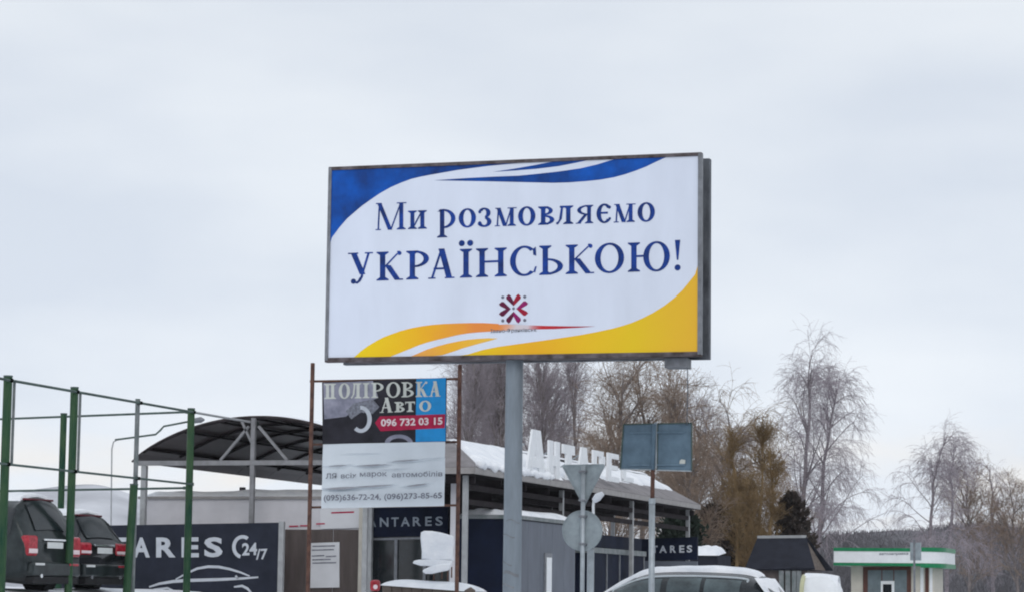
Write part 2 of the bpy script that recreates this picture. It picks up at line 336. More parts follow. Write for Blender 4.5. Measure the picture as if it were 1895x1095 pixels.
    if ch in 'кК': return st(lx) + dg(lx+t*0.35, h*0.46, w*0.80, h*0.93, u*1.1) + blob(w*0.87, h*0.93, t*0.36) + hb(w*0.78, w*0.88, h*0.975, u) + dg(w*0.80, 0, lx+t*0.95, h*0.52, t*1.1) + sr(w*0.85, 0, t*0.75) + hb(lx, lx+t*1.1, h*0.5, u)
    if ch == 'А': return dg(e_+u*0.6, 0, w*0.5, h*1.02, u*1.2) + dg(w-e_-t*0.62, 0, w*0.49, h*1.02, t*1.1) + hb(w*0.22, w*0.70, h*0.34, u) + sr(e_+u*0.6, 0, e_*1.1) + sr(w-e_-t*0.55, 0, t*0.9)
    if ch == 'Ь': return st(lx) + arc(lx+t*0.3, h*0.28, w-lx-t*0.3, h*0.28, t, u, -90, 90, 18) + hb(lx, lx+t*0.4, h*0.56-u/2, u) + hb(lx, lx+t*0.4, u/2, u)
    if ch == 'Ю': return st(lx) + hb(lx, w*0.46, h*0.53, u) + arc(w*0.69, h/2, w*0.32, h*0.52, t*1.05, u*1.05, 0, 360, 30)
    if ch == 'т': return st(w/2, 0, h, True, False) + hb(0, w, h-u*0.6, u*1.2) + [[(0, h-u), (u, h-u), (0, h*0.66)], [(w, h-u), (w-u, h-u), (w, h*0.66)]]
    if ch == '!': return [[(w*0.5-t*0.5, h*1.0), (w*0.5+t*0.5, h*1.0), (w*0.5+t*0.14, h*0.34), (w*0.5-t*0.14, h*0.34)]] + blob(w*0.5, t*0.5, t*0.56)
    return []
LETTERS = []
def build_letters(mt, parent):
    for b in LETTERS: b.build('letter', mt, parent)
    LETTERS.clear()
def serif_line(mb, letters, base, Y, t, lift0=0.004):
    """letters: (char, px left, px right, px height); base: function px -> baseline py; on the plane y = Y"""
    for ch, x0, x1, h in letters:
        k = 0; mb = MB()
        LETTERS.append(mb)
        for pg in glyph(ch, x1-x0, h, t):
            k += 1
            q = []
            for a, b in pg:
                p = hy(x0+a, base(x0+a)-b, Y); p.y -= lift0 + (k % 9)*0.0004; q.append(p)
            mb.poly(q)

# ------------------------------------------------------------------ the setting
def sheet(name, x0, x1, y0, y1, nx, ny, fz, mt, kind='structure'):
    b = MB(); b.grid(lambda u, v: (lerp(x0, x1, u), lerp(y0, y1, v), fz(lerp(x0, x1, u), lerp(y0, y1, v))), nx, ny)
    o = b.build(name, mt, smooth=True); tag(o, kind=kind); return o
rnd = random.Random(4)
def nzz(x, y): return 0.05*math.sin(x*1.7+y*0.6)+0.04*math.sin(y*1.3-x*0.5)+0.03*math.sin(2.9*x+1.1*y)
sheet('ground', -60, 60, -30, 170, 240, 120, lambda x, y: gz(x, y) - (0.35 if -8.2 < x < 3.6 else 0) + (0.5*nzz(x, y)*sm(-8.5, -10, x)), M['snow_dirty'])
sheet('field', -560, 560, -60, 620, 28, 17, lambda x, y: -0.8 if (-62 < x < 62 and y < 175) else -0.45, M['hillsnow'])
sheet('road', -8.0, 3.4, -30, 400, 2, 60, lambda x, y: 0.0, M['asphalt'])
kb = MB(); kb.box((-8.25, -30, -0.3), (-8.0, 170, 0.14)); tag(kb.build('kerb', M['beam'], bevel=0.02), kind='structure')
kb = MB(); kb.box((3.4, -30, -0.3), (3.65, 170, 0.14)); tag(kb.build('kerb', M['beam'], bevel=0.02), kind='structure')
kb = MB()
for k in range(40): kb.poly([(-2.36, -20+k*6, 0.004), (-2.24, -20+k*6, 0.004), (-2.24, -17+k*6, 0.004), (-2.36, -17+k*6, 0.004)])
tag(kb.build('road_marking', M['line']), kind='structure')

# far hills: snowy slope on the left, wooded ridge on the right
def ridge(name, pts, D, depth, mt, seed):
    """pts: (px, py) crest as seen; the slope falls towards the viewer and away behind"""
    r_ = random.Random(seed); xs = [p[0] for p in pts]; b = MB(); n = 120
    def crest(px):
        for (x0, y0), (x1, y1) in zip(pts, pts[1:]):
            if x0 <= px <= x1: return lerp(y0, y1, sm(0, 1, (px-x0)/(x1-x0)))
        return pts[-1][1]
    def fn(u, v):
        px = lerp(xs[0], xs[-1], u); top = hd(px, crest(px), D)
        d = (v-0.5)*2; base = hd(px, 1100, D+d*depth)
        k = (0.5+0.5*math.cos(math.pi*d))
        return (base.x, base.y, -0.6 + (top.z+0.6)*k + 0.25*k*math.sin(px*0.021+v*9))
    b.grid(fn, n, 16)
    return tag(b.build(name, mt, smooth=True), kind='structure')
ridge('hill_snowy', [(-500, 880), (0, 905), (160, 898), (300, 925), (600, 940), (900, 960)], 430, 120, M['hillsnow'], 1)
ridge('hill_wooded', [(900, 1000), (1300, 996), (1500, 990), (1700, 984), (1770, 972), (1850, 972), (1920, 992), (2300, 1000)], 300, 70, M['hill'], 2)

# ------------------------------------------------------------------ billboard
BY = hd(950, 480, 40.5).y
TL, TR, BR, BL = hy(610, 310, BY), hy(1298, 285, BY), hy(1296, 656, BY), hy(603, 666, BY)
bx0, bx1 = (TL.x+BL.x)/2, (TR.x+BR.x)/2
bz0, bz1 = (BL.z+BR.z)/2, (TL.z+TR.z)/2
pc = hd(955, 1000, 41.0)
bb = thing('billboard', 'large two-sided billboard on one thick grey pole, blue and yellow Ukrainian poster', 'billboard', (pc.x, BY+0.3, gz(pc.x, BY)))
T = 0.62
ft = 0.045
b = MB(); b.box((bx0, BY, bz0), (bx1, BY+0.10, bz1)); b.build('front_panel', M['backpanel'], bb)
b = MB(); b.box((bx0+ft, BY-0.008, bz0+ft), (bx1-ft, BY-0.002, bz1-ft)); poster = b.build('poster', M['poster'], bb)
for nm, a, c, mt in (('frame_rail', (bx0-0.01, BY-0.03, bz1-ft), (bx1+0.01, BY+0.101, bz1+0.012), 'rustframe'), ('frame_rail', (bx0-0.01, BY-0.03, bz0-0.03), (bx1+0.01, BY+0.101, bz0+ft), 'rustframe'),
                 ('frame_stile', (bx0-0.012, BY-0.032, bz0-0.002), (bx0+ft, BY+0.102, bz1-0.002), 'frame'), ('frame_stile', (bx1-ft, BY-0.032, bz0-0.002), (bx1+0.012, BY+0.102, bz1-0.002), 'frame')):
    b = MB(); b.box(a, c); b.build(nm, M[mt], bb, bevel=0.006)
b = MB(); b.box((bx0+0.12, BY+T-0.14, bz0-0.03), (bx1+0.03, BY+T, bz1-0.0)); bp = b.build('back_panel', M['backpanel'], bb, bevel=0.01)
for k in range(9):
    xx = lerp(bx0+0.2, bx1-0.12, k/8); b = MB(); b.box((xx-0.03, BY+0.103, bz0+0.05), (xx+0.03, BY+T-0.143, bz0+0.11)); b.build('spacer', M['rustframe'], bb)
    b = MB(); b.box((xx-0.03, BY+0.103, bz1-0.11), (xx+0.03, BY+T-0.143, bz1-0.05)); b.build('spacer', M['frame'], bb)
b = MB(); b.box((bx1-0.12, BY+0.25, bz0+0.02), (bx1-0.06, BY+0.31, bz1-0.02)); b.build('side_post', M['galv'], bb)
b = MB(); b.box((bx0+0.3, BY+0.2, bz0-0.02), (bx1-0.3, BY+0.42, bz0+0.045)); b.build('support_beam', M['rustframe'], bb)
b = MB(); pz0 = gz(pc.x, BY)-0.3; b.tube([(pc.x, BY+0.31, pz0), (pc.x, BY+0.31, 1.9), (pc.x, BY+0.31, bz0+0.02)], [0.150, 0.148, 0.140], 28, cap=False)
pole = b.build('pole', M['pole'], bb, smooth=True)
# scuffs where old bills were taped round the pole
for k, (z, hgt, a0, a1) in enumerate(((2.22, 0.02, 200, 300), (1.78, 0.018, 190, 285), (1.62, 0.05, 215, 330), (1.43, 0.03, 200, 300), (2.45, 0.014, 240, 335))):
    b = MB(); b.grid(lambda u, v: (pc.x+0.1515*math.cos(R(lerp(a0, a1, u))), BY+0.31+0.1515*math.sin(R(lerp(a0, a1, u))), z+(v-0.5)*hgt+0.03*math.sin(u*5)), 10, 1); b.build('tape_scuff', M['frame'], bb)
cb = MB(); q0, q1 = hy(1233, 656, BY+0.25), hy(1275, 681, BY+0.25); cb.box((q0.x, BY+0.12, q1.z), (q1.x, BY+0.42, bz0-0.03)); cb.build('control_box', M['frame'], bb, bevel=0.01)
cb = MB(); q = hy(1272, 681, BY+0.25); cb.tube([(q.x, q.y, q1.z), hy(1272.5, 730, BY+0.8), hy(1271, 786, hd(1212, 870, 42.0).y+0.04)], 0.009, 5); cb.build('cable', M['frame'], bb)
# printed art
def art(name, px, mt, lift=0.010):
    b = MB(); pts = []
    for x, y in px:
        p = hy(x, y, BY-lift)
        p.x = min(max(p.x, bx0+ft), bx1-ft); p.z = min(max(p.z, bz0+ft), bz1-ft); pts.append(p)
    b.poly(pts); return b.build(name, mt, poster)
art('blue_swoosh', [(606, 300), (606, 451), (608.5, 449), (614, 440), (628.5, 420.6), (642, 405), (657, 392), (670, 381), (685.5, 370), (703, 358), (723.5, 346.5), (742, 338.5), (761.5, 331.3), (780, 327), (799.5, 323.3), (847, 315), (904, 307.5), (960, 300.5), (960, 290)], M['blue'])
art('blue_stripe', [(912, 318.5), (950.6, 312.8), (992, 305.5), (1022.6, 296.8), (1022.6, 288), (1086.5, 288), (1086.5, 295.5), (1064, 302), (1033, 308), (992, 313), (950, 316.2)], M['blue'])
art('blue_swoosh', [(803, 334), (866, 329.8), (915, 327.3), (960, 325.6), (1000, 321.6), (1033, 318), (1074, 312), (1105, 304.8), (1136, 294.5), (1136, 280), (1240, 280), (1232.5, 289.4), (1214, 299.7), (1196, 308.5), (1177, 316), (1157, 322.8), (1135.8, 328.5), (1110, 333), (1084, 335.7), (1053, 338), (1022.6, 338.8), (971, 337.6), (904, 336), (847, 335)], M['blue'])
ax = lambda px: hy(px, 620, BY).x - pc.x
yel, ora, red = (0.88, 0.66, 0.01), (0.82, 0.27, 0.06), (0.55, 0.03, 0.035)
g1 = gradmat('print_yellow_orange_red', [(0.0, yel), (0.3, (0.88, 0.45, 0.02)), (0.52, ora), (0.60, ora), (0.66, (0.66, 0.60, 0.62)), (0.72, (0.66, 0.58, 0.62)), (0.78, red), (1.0, (0.36, 0.03, 0.06))], 'X', ax(655), ax(1102))
art('orange_swoosh', [(650, 668), (655, 661.6), (666.5, 650), (680, 640), (695, 631), (708, 624), (723.5, 618), (742, 611.5), (761.5, 606.5), (780, 603), (799.5, 600.4), (822, 598.6), (847, 597.6), (870, 597), (894.5, 597), (923, 598.6), (960, 600.5), (1008, 602.2), (1056, 603), (1102, 603.2), (1075, 605.4), (1027, 608), (994.5, 608.6), (940, 610.5), (904, 613), (884, 614.2), (866, 616), (846, 619.3), (828, 623.6), (809, 628), (790, 633), (775, 638), (761.5, 643.5), (743, 651), (722, 668)], g1)
g2 = gradmat('print_orange', [(0.0, (0.82, 0.37, 0.10)), (0.5, (0.88, 0.45, 0.03)), (1.0, (0.86, 0.54, 0.09))], 'X', ax(760), ax(920))
art('orange_stripe', [(752, 668), (760.5, 659.7), (775, 652.5), (790, 646), (809, 640), (828, 635), (847, 631), (866, 627.8), (885, 626), (904, 625), (921, 625.6), (908, 629.4), (894.5, 633), (876, 638), (856.5, 643.5), (838, 650), (818.5, 656.3), (800, 668)], g2)
g3 = gradmat('print_yellow', [(0.0, (0.84, 0.58, 0.015)), (0.28, (0.86, 0.44, 0.02)), (0.5, (0.86, 0.53, 0.02)), (0.72, (0.82, 0.56, 0.02)), (1.0, (0.84, 0.47, 0.04))], 'X', ax(866), ax(1294))
art('yellow_swoosh', [(838, 670), (850, 661), (866, 655), (880, 650.5), (894.5, 646.4), (923, 640.7), (960, 635.6), (988, 631.8), (1017.5, 627.7), (1046, 623.5), (1075, 619), (1104, 613.6), (1132.6, 607.5), (1152, 602.2), (1171, 596), (1190, 587.8), (1209.3, 577.8), (1229, 565.5), (1247.7, 551), (1263, 536.5), (1276.5, 520), (1286, 508), (1300, 491), (1310, 670)], g3)
b = MB(); base1 = lambda x: 426.3-(x-700)*0.0322
serif_line(b, [('М', 693, 751, 50), ('и', 755, 790, 34)], base1, BY-0.008, 8.8); build_letters(M['navy'], poster)
b = MB()
serif_line(b, [('р', 809, 843, 34.5), ('о', 849, 881, 34.5), ('з', 885, 910, 34.5), ('м', 914, 955, 34), ('о', 959, 991, 34.5), ('в', 996, 1026, 34), ('л', 1030, 1061, 34), ('я', 1067, 1098, 34), ('є', 1104, 1131, 35), ('м', 1134, 1175, 34), ('о', 1180, 1212, 35)], base1, BY-0.008, 8.3); build_letters(M['navy'], poster)
b = MB(); base2 = lambda x: 519.2-(x-708)*0.0345
serif_line(b, [('У', 642, 693, 53), ('К', 697, 746, 53), ('Р', 752, 794, 53), ('А', 791, 844, 54), ('Ї', 849, 876, 53), ('Н', 881, 938, 53), ('С', 944, 994, 54), ('Ь', 998, 1042, 54), ('К', 1047, 1100, 54), ('О', 1101, 1155, 54), ('Ю', 1162, 1239, 54), ('!', 1245, 1263, 56)], base2, BY-0.008, 10.0); build_letters(M['navy'], poster)
emc = [mat('emblem_red', (0.30, 0.008, 0.03), 0.45, var=0.2), mat('emblem_wine', (0.12, 0.008, 0.045), 0.45, var=0.3, scale=9), mat('emblem_magenta', (0.27, 0.01, 0.12), 0.45, var=0.2), mat('emblem_grey', (0.16, 0.17, 0.22), 0.45)]
em = MB(); em.poly([hy(x, y, BY-0.0125) for x, y in ((922, 542), (978, 540.5), (979, 598), (923, 600))]); em.build('emblem_ground', M['poster'], poster)
ecx, ecy = 950.3, 571
half = [(0, -5.0), (13.2, -18.2), (13.6, -22), (9.2, -27), (5.6, -24.5), (0, -14)]
cols = {0: (1, 0), 1: (2, 0), 2: (2, 1), 3: (1, 1)}
for k in range(4):
    for s_ in (-1, 1):
        pts = []
        for x, y in half:
            x *= s_
            for _ in range(k): x, y = -y, x
            pts.append(hy(ecx+x, ecy+y-x*0.03, BY-0.0145))
        b = MB(); b.poly(pts); b.build('emblem_petal', emc[cols[k][0 if s_ < 0 else 1]], poster)
for x, y, r_ in ((930.4, 549.8, 3.0), (971, 549, 3.0), (930.4, 593, 3.0), (971, 592, 3.0), (950.3, 570.5, 2.6)):
    b = MB(); b.poly([hy(x+r_*math.cos(a*math.pi/6), y+r_*math.sin(a*math.pi/6), BY-0.018) for a in range(12)]); b.build('emblem_dot', emc[3], poster)
b = MB(); put_text(b, 'Івано-Франківськ', hy(908, 617, BY-0.012), hy(993, 614.5, BY-0.012), hy(908, 608, BY-0.012), 0.01); b.build('lettering', M['greyprint'], poster)

# ------------------------------------------------------------------ polishing advert on two rusty posts
SY = hd(720, 850, 46).y
lp, rp_ = hy(574, 900, SY), hy(848, 900, SY)
sg = thing('advert_frame', 'tall frame of two rust-brown posts carrying a car polishing board and white banner', 'sign', (lp.x, SY, gz(lp.x, SY)))
for pxx, top in ((574, 671), (848, 674)):
    p = hy(pxx, 900, SY); z = hy(pxx, top, SY).z; b = MB(); b.box((p.x-0.032, SY-0.032, gz(p.x, SY)-0.3), (p.x+0.032, SY+0.032, z)); b.build('post', M['rust'], sg, bevel=0.008)
for y0, y1 in ((705, 700.5), (822, 817), (938, 934)):
    b = MB(); b.bar(hy(574, y0, SY+0.07), hy(848, y1, SY+0.07), 0.04, 0.04); b.build('crossbar', M['rust'], sg)
def pq(b, px, Y, th=0.0):
    pts = [hy(x, y, Y) for x, y in px]
    if th: b.prism(pts, (0, th, 0))
    else: b.poly(pts)
    return b
bY = SY-0.05
b = pq(MB(), [(596, 707), (826, 698), (825, 816), (597, 821)], bY, 0.03); bd = b.build('polishing_board', M['blackprint'], sg)
pq(MB(), [(598, 708), (690, 704), (700, 735), (668, 748), (640, 770), (600, 775)], bY-0.004).build('print_sheen_patch', M['lilacprint_sheen'], bd)  # lilac patch puts the reflection on the board into colour
pq(MB(), [(640, 760), (655, 745), (690, 738), (702, 752), (690, 765), (668, 762), (650, 775)], bY-0.006).build('print_sheen_patch', M['greyprint'], bd)
pq(MB(), [(770.5, 700.5), (825, 698.4), (824.5, 815.8), (769, 817)], bY-0.004).build('cyan_panel', M['cyan'], bd)
pq(MB(), [(694, 781.5), (703, 769.5), (824, 765.5), (823, 791), (704, 797)], bY-0.008).build('red_strip', M['redprint'], bd)
b = MB(); put_text(b, '096 732 03 15', hy(705, 788.5, bY-0.012), hy(819, 785, bY-0.012), hy(705, 774.5, bY-0.012), 0.03); b.build('lettering', M['pinkprint'], bd)
b = MB(); bs = lambda x: 737.5-(x-600)*0.022
serif_line(b, [('П', 600, 622, 28), ('О', 627, 648, 28), ('Л', 650, 669, 28), ('І', 671, 684, 28), ('Р', 687, 710, 28), ('О', 715, 741, 28), ('В', 743, 766, 28), ('К', 769, 792, 28), ('А', 793, 817, 28)], bs, bY-0.004, 5.6); build_letters(M['creamprint'], bd)
b = MB(); bs = lambda x: 763-(x-700)*0.03
serif_line(b, [('А', 702, 729, 27), ('в', 730, 749, 19), ('т', 750, 768, 19), ('о', 776, 798, 19.5)], bs, bY-0.004, 5.6); build_letters(M['creamprint'], bd)
def ell(cx, cy, rx, ry, tx, ty, a0, a1, Y, mt, par, nm, n=20):
    b = MB()
    for pg in arc(cx, cy, rx, ry, tx, ty, a0, a1, n): b.poly([hy(x, y, Y) for x, y in pg])
    return b.build(nm, mt, par)
ell(668, 775, 20, 25, 8, 7, -95, 130, bY-0.007, M['silver'], bd, 'wheel_print')
ell(738, 819, 26, 16, 9, 7, 180, 360, bY-0.0065, M['lilacprint_sheen'], bd, 'wheel_print')
# slack white banner, with sagging folds
folds = [(608, 862, 642, 860, 1.0), (660, 861.5, 716, 859, 1.3), (726, 853, 775, 850, 1.1), (775, 849.5, 820, 846.5, 0.6), (712, 869, 750, 866, 0.6), (601, 904, 660, 901, 2.2), (655, 901, 726, 896.5, 1.4), (752, 899.5, 790, 894.5, 1.2), (640, 840, 700, 838, 0.5)]
def bfn(u, v):
    x = lerp(lerp(597, 595, v), lerp(824, 822, v), u); y = lerp(lerp(821, 816.5, u), lerp(940, 935.5, u), v); d = 0
    for x0, y0, x1, y1, k in folds:
        if x0-14 < x < x1+14:
            t = (x-x0)/(x1-x0); yy = lerp(y0, y1, t); s = max(0, math.sin(math.pi*min(1, max(0, (x-x0+14)/(x1-x0+28)))))
            q = (y-yy)
            if q < 0: d += k*s*0.035*math.exp(-(q/7)**2)
            else: d -= k*s*0.028*math.exp(-((q-1.5)/3)**2)
    d += 0.012*math.sin(x*0.05+y*0.03)+0.008*math.sin(y*0.09-x*0.021)
    p = hy(x, y, bY-0.01); p.y -= d; return p
b = MB(); b.grid(bfn, 70, 90); bn = b.build('white_banner', M['cloth'], sg, smooth=True)
for x0, y0, x1, y1, k in folds:
    if k > 0.9:
        pts = []; nn = 10
        for i in range(nn+1): pts.append((lerp(x0, x1, i/nn), lerp(y0, y1, i/nn)-0.2-0.9*k*math.sin(math.pi*i/nn)))
        for i in range(nn, -1, -1): pts.append((lerp(x0, x1, i/nn), lerp(y0, y1, i/nn)+0.9*k*math.sin(math.pi*i/nn)+0.2))
        pq(MB(), pts, bY-0.01-0.09).build('fold_strip', M['crease'], bn)  # dark grey strip along each deeper fold
def words(ws, yf, h, bold):
    for wd_, x0, x1 in ws:
        b = MB(); put_text(b, wd_, hy(x0, yf(x0), bY-0.075), hy(x1, yf(x1), bY-0.075), hy(x0, yf(x0)-h, bY-0.075), bold); b.build('lettering', M['greyprint'], bn)
words((('ля', 603, 623), ('всіх', 631, 660), ('марок', 666, 716), ('автомобілів', 725, 819)), lambda x: 885-(x-603)*0.021, 10, 0.012)
words((('(095)636-72-24,', 599, 705), ('(096)273-85-65', 711, 818)), lambda x: 929-(x-599)*0.022, 14, 0.022)
# ------------------------------------------------------------------ snow cover on a sloping quad
def snow_patch(c00, c10, c11, c01, th, seed, nu=40, nv=16, edge=0.10, keep=0.0, nrm=None, amp=1.0, vlow=0.0):
    """lumpy slab of snow on a quad; bare where the noise falls below keep; returns MB"""
    r_ = random.Random(seed); ph = [r_.uniform(0, 6.3) for _ in range(8)]
    c00, c10, c11, c01 = map(vec, (c00, c10, c11, c01))
    n = nrm or (c10-c00).cross(c01-c00).normalized()
    if n.z < 0: n = -n
    def P(u, v): return c00.lerp(c10, u).lerp(c01.lerp(c11, u), v)
    def Hh(u, v):
        e1 = min(u, 1-u)*(c10-c00).length; e2 = min(v - vlow*(0.5+0.5*math.sin(17*u+ph[0])*math.sin(7*u+ph[1])), 1-v)*(c01-c00).length
        e = min(1.0, max(0, min(e1, e2))/edge)
        q = 0.5*math.sin(9*u+4*v+ph[2])+0.35*math.sin(23*u-7*v+ph[3])+0.3*math.sin(5*u+13*v+ph[4])+0.2*math.sin(41*u+11*v+ph[5])
        return min(e**0.5, 1.0)*th*(1+0.22*amp*q) if (q > keep-1.2 and e > 0) else 0
    b = MB(); idx = {}
    H = [[Hh(i/nu, j/nv) for j in range(nv+1)] for i in range(nu+1)]
    for i in range(nu+1):
        for j in range(nv+1):
            idx[i, j] = len(b.v); b.v.append(tuple(P(i/nu, j/nv)+n*(H[i][j]-0.02 if H[i][j] == 0 else H[i][j])))
    for i in range(nu):
        for j in range(nv):
            if max(H[i][j], H[i+1][j], H[i][j+1], H[i+1][j+1]) > 0: b.f.append((idx[i, j], idx[i+1, j], idx[i+1, j+1], idx[i, j+1]))
    return b

# ------------------------------------------------------------------ arched carport canopy
VY0 = hd(243, 852, 60).y; vx0 = hd(243, 852, 60).x; vze = hd(243, 852, 60).z
vx1 = -19.75; vzt = hy(500, 768, VY0).z; VY1 = VY0+12.5
cp = thing('arched_canopy', 'arched carport canopy with dark brown vaulted roof and pale truss', 'canopy', ((vx0+vx1)/2, VY0, gz(vx0, VY0)))
def vz(x):
    t = (x-vx0)/(vx1-vx0); return vze + (vzt-vze)*(1-(2*t-1)**2)**0.85
def vault(y0, y1, dz, th):
    b = MB(); n = 28; xs = [lerp(vx0, vx1, i/n) for i in range(n+1)]
    o = [(x, vz(x)+dz) for x in xs] + [(x, vz(x)+dz-th) for x in reversed(xs)]
    b.prism([(x, y0, z) for x, z in o], (0, y1-y0, 0)); return b
NB = 6
for k in range(NB):
    vault(lerp(VY0, VY1, k/NB)+0.01, lerp(VY0, VY1, (k+1)/NB)-0.01, 0, 0.03).build('roof_panel', M['brownroof'], cp)
for k in range(NB+1):
    y = lerp(VY0-0.02, VY1, k/NB); b = MB(); b.tube([(lerp(vx0, vx1, 0.05+0.9*i/24), y, vz(lerp(vx0, vx1, 0.05+0.9*i/24))-0.06) for i in range(25)], 0.03, 6); b.build('arch_rib', M['darkbeam'], cp)
for k in range(7):
    x = lerp(vx0, vx1, (k+0.5)/7); b = MB(); b.box((x-0.025, VY0+0.05, vz(x)-0.10), (x+0.025, VY1-0.05, vz(x)-0.05)); b.build('purlin', M['darkbeam'], cp)
kx = hy(470, 850, VY0).x
b = MB(); b.bar((vx0+0.15, VY0-0.06, vze-0.06), (vx1, VY0-0.06, vze-0.06), 0.10, 0.11); b.build('tie_beam', M['truss'], cp)
b = MB(); b.bar((kx, VY0-0.06, vze-0.01), (kx, VY0-0.06, vz(kx)-0.06), 0.10, 0.10, up=(0, 1, 0)); b.build('king_post', M['truss'], cp)
for s_, dx in ((-1, 0.82), (1, 0.85)):
    b = MB(); b.bar((kx+s_*dx, VY0-0.05, vze), (kx+s_*0.12, VY0-0.05, vz(kx)-0.25), 0.06, 0.07, up=(0, 1, 0)); b.build('brace', M['truss'], cp)
b = MB(); b.bar((kx-0.32, VY0-0.05, vz(kx)-0.1), (kx-0.05, VY0-0.05, vz(kx)-0.62), 0.05, 0.07, up=(0, 1, 0)); b.build('brace', M['truss'], cp)
for x, y, mt, wd in ((hy(268, 900, VY0).x, VY0-0.04, 'beam', 0.13), (hy(276, 900, VY0).x+0.12, VY0+2, 'greygreen', 0.10), (kx, VY0-0.06, 'truss', 0.11), (hy(449, 900, VY1-1).x, VY1-1, 'darkbeam', 0.14), (vx1-0.3, VY0-0.04, 'beam', 0.12)):
    b = MB(); b.box((x-wd/2, y-wd/2, gz(x, y)-0.2), (x+wd/2, y+wd/2, vze-0.12)); b.build('column', M[mt], cp, bevel=0.01)
b = MB(); n = 24
def vs_(u, v):
    x = lerp(lerp(vx0, vx1, 0.52), vx1-0.1, u); return (x, lerp(VY0+0.02, VY1-0.1, v), vz(x)+0.002+0.06*math.sin(math.pi*min(1, max(0, u)))**0.4*(1 if 0 < v < 1 else 0)*(0.8+0.3*math.sin(u*14+v*9)))
b.grid(vs_, 24, 20); b.build('snow_cap', M['snow'], cp, smooth=True)

# ------------------------------------------------------------------ pale low building with brown doors, behind the canopy
FY = 55.6
fx0, fx1 = hy(262, 1000, FY).x, hy(684, 1000, FY).x
fzt = (hy(280, 926, FY).z + hy(570, 919, FY).z)/2
lb = thing('low_building', 'pale grey single-storey workshop with brown doors and snow on its flat roof', 'building', ((fx0+fx1)/2, FY, gz(fx0, FY)))
b = MB(); b.box((fx0, FY, gz(fx0, FY)-0.4), (fx1, FY+9, fzt)); b.build('wall', M['lightwall'], lb)
b = MB(); b.box((fx0-0.1, FY-0.06, fzt), (fx1-0.05, FY+9.1, fzt+0.06)); b.build('roof_edge', M['fascia'], lb)
snow_patch((fx0-0.08, FY+0.0, fzt+0.06), (fx1-0.1, FY+0.0, fzt+0.06), (fx1-0.1, FY+9, fzt+0.06), (fx0-0.08, FY+9, fzt+0.06), 0.16, 3, 60, 20, 0.25).build('roof_snow', M['snow'], lb, smooth=True)
z0 = gz(fx1, FY)-0.3
q0, q1 = hy(521, 981, FY-0.03), hy(664, 977, FY-0.03)
for a, c in ((q0.x, lerp(q0.x, q1.x, 0.34)-0.01), (lerp(q0.x, q1.x, 0.34)+0.01, lerp(q0.x, q1.x, 0.67)-0.01), (lerp(q0.x, q1.x, 0.67)+0.01, q1.x)):
    b = MB(); b.box((a, FY-0.03, z0), (c, FY+0.02, (q0.z+q1.z)/2)); b.build('brown_door_leaf', M['brownpanel'], lb, bevel=0.006)
b = pq(MB(), [(592, 941), (679, 938), (679, 975), (593, 978)], FY-0.05, 0.03); wp = b.build('white_fascia_board', M['whitepanel'], lb)
b = MB(); b.bar(hy(613, 948, FY-0.055), hy(655, 946.5, FY-0.055), 0.004, 0.035); b.build('red_writing', M['redprint'], wp)
b = MB(); b.bar(hy(585, 968.5, FY-0.055), hy(601, 968, FY-0.055), 0.004, 0.03); b.build('red_writing', M['redprint'], wp)
for k in range(2):
    b = MB(); b.bar(hy((555, 535)[k], (972, 973)[k], FY-0.02), hy((575, 552)[k], (971.5, 972.5)[k], FY-0.02), 0.004, 0.03); b.build('red_writing', M['redprint'], lb)
b = pq(MB(), [(572, 1004), (628, 1002), (628, 1086), (572, 1087)], FY-0.07, 0.025); nt_ = b.build('notice', M['whitepanel'], lb)
for k, (x0, x1, y) in enumerate(((578, 620, 1010), (577, 618, 1017), (577, 600, 1028), (603, 622, 1029), (578, 612, 1035), (578, 622, 1041))):
    b = MB(); b.bar(hy(x0, y, FY-0.074), hy(x1, y-1, FY-0.074), 0.004, 0.028); b.build('text_line', M['greyprint'], nt_)
cx0, cx1 = hy(666, 1000, FY-0.25).x, hy(684, 1000, FY-0.25).x
b = MB(); b.box((cx0, FY-0.35, z0), (cx1, FY-0.05, fzt-0.15)); b.build('corner_column', M['cream'], lb, bevel=0.01)

# ------------------------------------------------------------------ dark banner with a car drawing
AY = 54.15
b = pq(MB(), [(96, 973), (516, 966), (516, 1125), (96, 1125)], AY, 0.04)
bl0 = hy(300, 1100, AY)
an = thing('dark_banner', 'dark navy banner with silver letters ending in ARES, 24/7 and a car outline', 'banner', (bl0.x, AY, gz(bl0.x, AY)))
bo = b.build('banner_sheet', M['bannerdark'], an)
for ch, x0, x1 in (('A', 120, 152), ('N', 163, 196), ('T', 206, 236), ('A', 246, 277.5), ('R', 289, 325), ('E', 336, 368), ('S', 378, 412)):
    yb = 1030.5 + (300-x0)*0.004; h = 37
    b = MB(); put_text(b, ch, hy(x0, yb, AY-0.004), hy(x1, yb-0.2, AY-0.004), hy(x0, yb-h, AY-0.004), 0.035); b.build('letter', M['silver'], bo)
b = MB()
for pg in arc(449, 1011, 19.5, 22, 6.5, 6.5, 105, 305, 16): b.poly([hy(x, y, AY-0.006) for x, y in pg])
b.build('ring_arrow', M['silver'], bo)
b = MB(); put_text(b, '24', hy(448, 1027, AY-0.009), hy(476, 1026, AY-0.009), hy(448, 1004, AY-0.009), 0.03); b.build('letter', M['silver'], bo)
b = MB(); put_text(b, '/7', hy(474, 1035, AY-0.012), hy(495, 1034, AY-0.012), hy(474, 1015, AY-0.012), 0.02); b.build('letter', M['silver'], bo)
